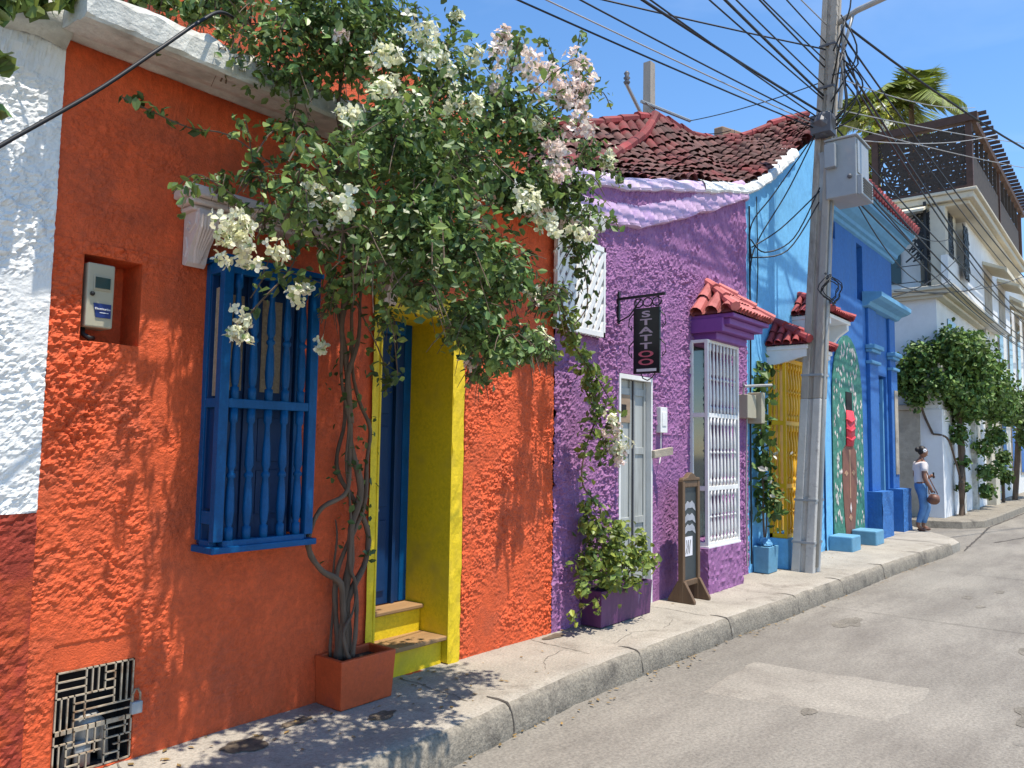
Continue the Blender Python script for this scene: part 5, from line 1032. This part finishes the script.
# palms and shrub on the roof terrace
def palm(label, c, h0, r, nf, seed, tw=.1):
    random.seed(seed); t = thing('palm_tree', label, 'palm', (c[0], c[1], h0), 'palms on the roof terrace')
    obj('trunk', MB().tube([(c[0], c[1], h0), (c[0]+.1, c[1], (h0+c[2])/2), c], [tw, tw*.8, tw*.7], 8), 'bark', t)
    for k in range(nf):
        az = 2*math.pi*k/nf+random.uniform(-.3, .3); el = random.uniform(.25, 1.45); L_ = r*random.uniform(.8, 1.1); d = Vector((math.cos(az), math.sin(az), 0)); P = []
        for i in range(9):
            s = i/8; P.append(Vector(c)+d*L_*s*math.cos(el)*(1-.12*s)+Vector((0, 0, L_*(math.sin(el)*s-.75*s*s*(1.1-.3*math.sin(el))))))
        mb = MB(); mb.c = []; mb.tube(P, [.02*(1-.1*i) for i in range(9)], 4); mb.c += [(1, 1, .8, 1)]*len(mb.v)
        sd_ = Vector((-d.y, d.x, 0))
        for i in range(26):
            s = .12+.88*i/25; p = along(P, s); t_ = (along(P, min(1, s+.03))-along(P, s-.03)).normalized(); ll = r*.42*math.sin(min(1, s*1.1)*math.pi*.8+.35)
            for sg in (1, -1):
                e = (sd_*sg*.85+t_*.55+Vector((0, 0, -.45+random.uniform(-.15, .15)))).normalized()*ll; w = t_*.032; o = len(mb.v)
                mb.v += [tuple(p-w), tuple(p+w), tuple(p+e*.6+w*.9), tuple(p+e), tuple(p+e*.6-w*.9)]; mb.f.append((o, o+1, o+2, o+3, o+4)); q = random.uniform(.6, 1.5); mb.c += [(q*1.1, q, q*.8, 1)]*5
        obj('frond', mb, 'palm', t)
palm('bright green feathery palm rising behind the timber pergola', (24.2, 4.95, 11.9), 8.14, 2.1, 22, 2)
palm('greyish palm half hidden by the utility pole', (24.5, 6.3, 11.9), 8.14, 1.9, 18, 6)
ysb = thing('terrace_shrub', 'yellow flowering shrub between the two palms above the pergola', 'shrub', (22.5, 5.5, 8.14)); random.seed(8)
mb = MB(); mb.c = []; leaves(mb, 1500, blob_sampler([(22.2,5.5,10.4,.5),(22.2,5.4,11.0,.45),(22.2,5.6,9.8,.4),(22.2,5.7,9.2,.4)], .3), .15, tint=(.8, 2.2), warm=.6); obj('foliage', mb, 'palm', ysb); obj('stem', MB().tube([(22.5, 5.5, 8.1), (22.6, 5.45, 10.2)], .05, 6), 'bark', ysb)
mb = MB(); mb.c = []; leaves(mb, 110, blob_sampler([(22.1,5.3,11.1,.22),(22.05,5.15,10.6,.2),(22.1,5.6,10.7,.2)], .3), .13, tint=(.8, 1.1), warm=.0); 
o_ = obj('blossom', mb, 'bract', ysb)

# ================================================================== CABLES
def cable(name, pts, r, label, m_='black', group='overhead cables', cat='cable'):
    P = [Vector(p) for p in pts]; L0 = P[0]
    return tag(obj(name, MB().tube(P, r*.8, 5), m_, None, True, loc=L0), label, cat, group)
def sagline(a, b, sag, n=26):
    a, b = Vector(a), Vector(b); return [a.lerp(b, k/n)+Vector((0, 0, -4*sag*(k/n)*(1-k/n))) for k in range(n+1)]
def back(z, ang, r, sag, label, m_='black', dz=0.0, xe=-6):
    a = pole_c(z)+Vector((-.12, .02, 0)); L_ = a.x-xe; b = (xe, a.y+L_*math.tan(R(ang)), z+dz)
    cable('power_cable', sagline(a, b, sag), r, label, m_)
lb = 'black overhead cable running from the utility pole back over the roofs towards the upper left'
for z, an, r, s in ((6.10, 12.6, .013, .18), (6.2, 9.5, .012, .2), (6.35, 6.2, .02, .22), (6.55, 2.5, .012, .12), (6.6, .3, .02, .2), (6.75, .8, .012, .2), (7.0, .2, .014, .25), (7.1, 1.8, .012, .2), (7.25, 27, .014, .3), (7.35, .4, .012, .25), (6.25, 4.2, .012, .2)):
    back(z, an, r, s, lb)
back(6.15, 12.2, .010, .12, 'thin pale overhead wire running from the pole over the roofs to upper left', 'pale_wire'); back(7.6, 3, .010, .2, 'thin pale overhead wire running from the pole over the roofs to upper left', 'pale_wire')
cable('power_cable', sagline((12.9, 6.4, 7.9), pole_c(6.85)+Vector((0, .12, 0)), .05), .011, 'service wire between the rooftop pole and the main utility pole')
cable('power_cable', sagline((11.2, 6.4, 7.66), (11.3, 4.9, 6.8), .25), .01, 'slack drop wire at the rooftop pole')
lr = 'black overhead cable running along the street from the utility pole towards the far right'
for z, dy, x1, dz, r, s in ((7.7, -1.3, 45, -.4, .018, .7), (7.5, -.6, 45, 0, .014, .5), (7.4, .25, 40, -.2, .022, .6), (7.3, .35, 40, -.3, .02, .6), (6.1, .1, 42, .3, .02, .5), (5.95, .2, 42, .2, .016, .6), (5.8, .0, 42, .3, .016, .45), (5.6, -.2, 42, .2, .018, .5), (6.3, -.4, 42, .4, .016, .5)):
    a = pole_c(z)+Vector((.12, -.02, 0)); cable('power_cable', sagline(a, (x1, a.y+dy, z+dz), s), r, lr)
lw = 'thin pale wire crossing from the utility pole to the corner building'
for (z, b) in ((6.9, (21.0, 2.9, 10.1)), (6.45, (30, 1.0, 11.5)), (6.25, (30, .6, 10.4)), (6.05, (21.5, 2.5, 9.5))): cable('power_cable', sagline(pole_c(z)+Vector((.1, -.1, 0)), b, .15), .010, lw, 'pale_wire')
lc = 'slack black service cable strung to the balcony of the corner building'
for a, b, s in (((10.6, 3.2, 6.0), (20.8, 3.5, 6.9), .5), ((10.6, 3.2, 5.9), (20.75, 3.5, 5.9), .8), ((16.9, 3.9, 4.9), (21.5, 3.4, 6.6), .15), ((17.3, 4.0, 5.3), (24, 3.3, 6.3), .25), ((17.3, 3.95, 5.1), (27, 2.6, 7.0), .2)): cable('service_cable', sagline(a, b, s), .013, lc)
cable('power_cable', sagline((18, 1.4, 10.2), (24, -1.2, 8.6), .05), .02, 'steep black wire crossing the sky in the top right corner')
cable('power_cable', sagline(pole_c(7.8), (30, -2.0, 9.0), .9), .022, 'sagging black cable curving across the blue sky right of the pole')
cable('thick_cable', smooth([(.3,3.48,2.2),(0.81,3.49,2.73),(1.0,3.5,2.94),(1.34,3.5,3.29),(1.61,3.5,3.6),(1.81,3.52,3.83),(1.97,3.6,3.98),(2.2,3.75,4.05)]), .012, 'thick black cable slanting in front of the white and orange walls at upper left')
ld = 'black drop cable hanging from pole to the wall between purple and blue houses'
for P in ([pole_c(6.2)+Vector((-.2, 0, 0)), (10.2, 3.6, 5.3), (9.9, 3.9, 4.6), (9.74, 3.96, 4.2), (9.72, 3.96, 3.6)], [pole_c(6.15)+Vector((-.2, 0, 0)), (9.95, 3.7, 5.2), (9.75, 3.95, 4.75), (9.74, 3.95, 4.3)], [pole_c(5.3)+Vector((-.15, 0, 0)), (10.2, 3.55, 4.6), (9.95, 3.85, 4.4), (9.74, 3.96, 4.55)], [pole_c(5.1)+Vector((-.15, 0, 0)), (10.1, 3.6, 4.42), (9.74, 3.96, 4.3)], [pole_c(5.25)+Vector((-.15, 0, 0)), (10.15, 3.7, 4.75), (9.78, 3.96, 4.45)]):
    cable('drop_cable', smooth(P), .012, ld, group='drop cables')
mb = MB(); random.seed(12)
for k in range(4):
    c = pole_c(3.9)+Vector((-.22+.06*k, -.2, .05*random.uniform(-1, 1))); rx, rz = .3*random.uniform(.75, 1.1), .2*random.uniform(.7, 1.1); mb.tube([c+Vector((rx*math.cos(t*math.pi/10), -.05*math.sin(t), rz*math.sin(t*math.pi/10))) for t in range(20)], .007, 5, True)
tag(obj('cable_coil', mb, 'black', None, True, loc=pole_c(3.9)), 'loose coil of thin black cable hung on utility pole at mid height', 'cable coil')
for k in range(11):
    z0_ = random.uniform(6.0, 7.2); a = pole_c(z0_)+Vector((-.16, -.1, 0)); b = pole_c(z0_+random.uniform(.5, 1.3))+Vector((random.uniform(-.35, .35), -.22, 0)); mid = (a+b)/2+Vector((random.uniform(-.35, .3), random.uniform(-.3, -.1), random.uniform(-.35, .15)))
    cable('jumper_cable', smooth([a, mid, b]), .014, 'short looping jumper cable tangled round the top of the utility pole', group='jumper cables')

# ================================================================== PERSON
def skin(name, V, E, rad, m_, parent, sub=2, root=0):
    off = origin(parent); me = bpy.data.meshes.new(name); me.from_pydata([tuple(Vector(v)-off) for v in V], E, []); o = bpy.data.objects.new(name, me); COL.objects.link(o); o.parent = parent
    me.materials.append(MT[m_]); md = o.modifiers.new('skin', 'SKIN'); md.use_smooth_shade = True
    for i, r_ in enumerate(rad):
        q = r_ if isinstance(r_, tuple) else (r_, r_); me.skin_vertices[0].data[i].radius = q
    me.skin_vertices[0].data[root].use_root = True
    s_ = o.modifiers.new('sub', 'SUBSURF'); s_.levels = sub; s_.render_levels = sub; return o
pp = thing('person', 'woman in white blouse and blue jeans walking with a brown handbag on the pavement corner', 'person', (17.3, 3.54, .18))
f_ = Vector((.55, -.83, 0)).normalized(); l_ = Vector((f_.y*-1, f_.x, 0)); B0 = Vector((17.3, 3.54, .18))
def B(fr, lf, z): return B0+f_*fr+l_*lf+Vector((0, 0, z))
K = .985
def b(fr, lf, z): return B(fr*K, lf*K, z*K)
V = [b(0, 0, .90), b(0, 0, 1.08), b(.01, 0, 1.25), b(0, 0, 1.38), b(.02, 0, 1.46), b(.04, 0, 1.53),
     b(0, .17, 1.34), b(-.04, .21, 1.10), b(.14, .12, 1.06), b(.24, .06, 1.12), b(0, -.17, 1.34), b(-.02, -.21, 1.08), b(.10, -.20, .88), b(.13, -.19, .82),
     b(.02, .085, .84), b(.16, .09, .47), b(.05, .085, .09), b(.16, .09, .04), b(-.02, -.085, .84), b(.0, -.09, .47), b(-.12, -.085, .11), b(-.02, -.09, .04)]
E = [(0, 1), (1, 2), (2, 3), (3, 4), (4, 5), (3, 6), (6, 7), (7, 8), (8, 9), (3, 10), (10, 11), (11, 12), (12, 13), (0, 14), (14, 15), (15, 16), (16, 17), (0, 18), (18, 19), (19, 20), (20, 21)]
rad = [.13, .105, .125, .10, .05, .05, .055, .042, .035, .028, .055, .042, .035, .028, .09, .062, .04, .035, .09, .062, .04, .035]
body = skin('body', V, E, [r_*K for r_ in rad], 'skin', pp)
h = b(.06, 0, 1.60); mb = MB(); mb.ell(h, (.083*K, .083*K, .112*K), 14, 10); mb.ell(h+f_*.078*K+Vector((0, 0, -.012)), (.016, .016, .022), 8, 6)
for s_ in (1, -1): mb.ell(h+l_*s_*.083*K, (.012, .014, .028), 6, 5)
mb.ell(h+f_*.07*K+Vector((0, 0, -.058)), (.02, .026, .011), 8, 5); obj('head', mb, 'skin', pp, True)
mb = MB(); mb.ell(h-f_*.022+Vector((0, 0, .03)), (.088*K, .088*K, .102*K), 14, 9, .03); mb.ell(h-f_*.11+Vector((0, 0, .05)), (.05, .05, .05), 10, 7, .06); hr = obj('hair', mb, 'hair', pp, True)
mb = MB()
for s_ in (1, -1): mb.ell(h+f_*.078*K+l_*s_*.03+Vector((0, 0, .014)), (.008, .008, .006), 6, 5)
obj('eyes', mb, 'hair', pp, True)
mb = MB()
for k in range(6): mb.ell(h-l_*.075+Vector((0, 0, .03))+(f_*math.cos(k)+Vector((0, 0, 1))*math.sin(k))*.022, (.02, .02, .02), 6, 5)
obj('hair_flower', mb, 'ink_white', hr, True)
sh = skin('blouse', [b(0, 0, .91), b(0, 0, 1.08), b(.012, 0, 1.27), b(0, 0, 1.41), b(0, .16, 1.36), b(-.03, .205, 1.20), b(0, -.16, 1.36), b(-.015, -.205, 1.20)], [(0, 1), (1, 2), (2, 3), (3, 4), (4, 5), (3, 6), (6, 7)], [r_*K for r_ in (.150, .135, .142, .100, .078, .064, .078, .064)], 'shirt', pp)
skin('jeans', [b(0, 0, 1.04), b(0, 0, .90), b(.02, .085, .84), b(.10, .09, .65), b(.16, .09, .47), b(.06, .085, .13), b(-.02, -.085, .84), b(.0, -.09, .65), b(.0, -.09, .47), b(-.11, -.085, .15)], [(0, 1), (1, 2), (2, 3), (3, 4), (4, 5), (1, 6), (6, 7), (7, 8), (8, 9)], [r_*K for r_ in (.118, .15, .108, .09, .074, .052, .108, .09, .074, .052)], 'denim', pp)
mb = MB()
for fr, lf, z_ in ((.12, .088, .035), (-.04, -.088, .035)): mb.ell(b(fr, lf, z_), (.055, .085, .035), 10, 6)
obj('shoe', mb, 'leather', pp, True)
for base, dr_ in ((b(.24, .06, 1.12), 1), (b(.13, -.19, .82), -1)):
    mb = MB(); mb.ell(base, (.03, .03, .036), 8, 6)
    for k in range(4):
        q = base+l_*(.012*(k-1.5))+f_*.022; mb.tube([q, q+f_*.025+Vector((0, 0, -.012)), q+f_*.03+Vector((0, 0, -.035-.003*(k % 2)))], [.009, .008, .006], 5)
    mb.tube([base, base+l_*.03*dr_+f_*.01, base+l_*.04*dr_+f_*.03], [.01, .009, .007], 5); obj('hand', mb, 'skin', pp, True)
ph_o = b(.27, .06, 1.13); mb = MB(); mb.hexa([ph_o+l_*a+Vector((0, 0, c_)) for a, c_ in ((-.03, -.06), (.03, -.06), (.03, .06), (-.03, .06))], [ph_o+f_*.009+l_*a+Vector((0, 0, c_)) for a, c_ in ((-.03, -.06), (.03, -.06), (.03, .06), (-.03, .06))])
tag(obj('phone', mb, 'black_iron', None, loc=ph_o), 'dark phone held up in the hand of the walking woman', 'phone')
hb = thing('handbag', 'soft brown leather handbag hanging at the hip of walking woman', 'bag', tuple(b(.13, -.24, .62)))
c = b(.14, -.24, .66); mb = MB(); mb.ell(c, (.085, .12, .105), 10, 8, .08); obj('bag_body', mb, 'leather', hb, True); mb = MB(); mb.tube(smooth([c+Vector((0, 0, .1))-f_*.08, b(.05, -.2, 1.0), b(-.01, -.14, 1.42), b(.0, -.1, 1.43), b(.09, -.17, 1.1), c+Vector((0, 0, .1))+f_*.08]), .011, 5); obj('strap', mb, 'leather', hb, True)
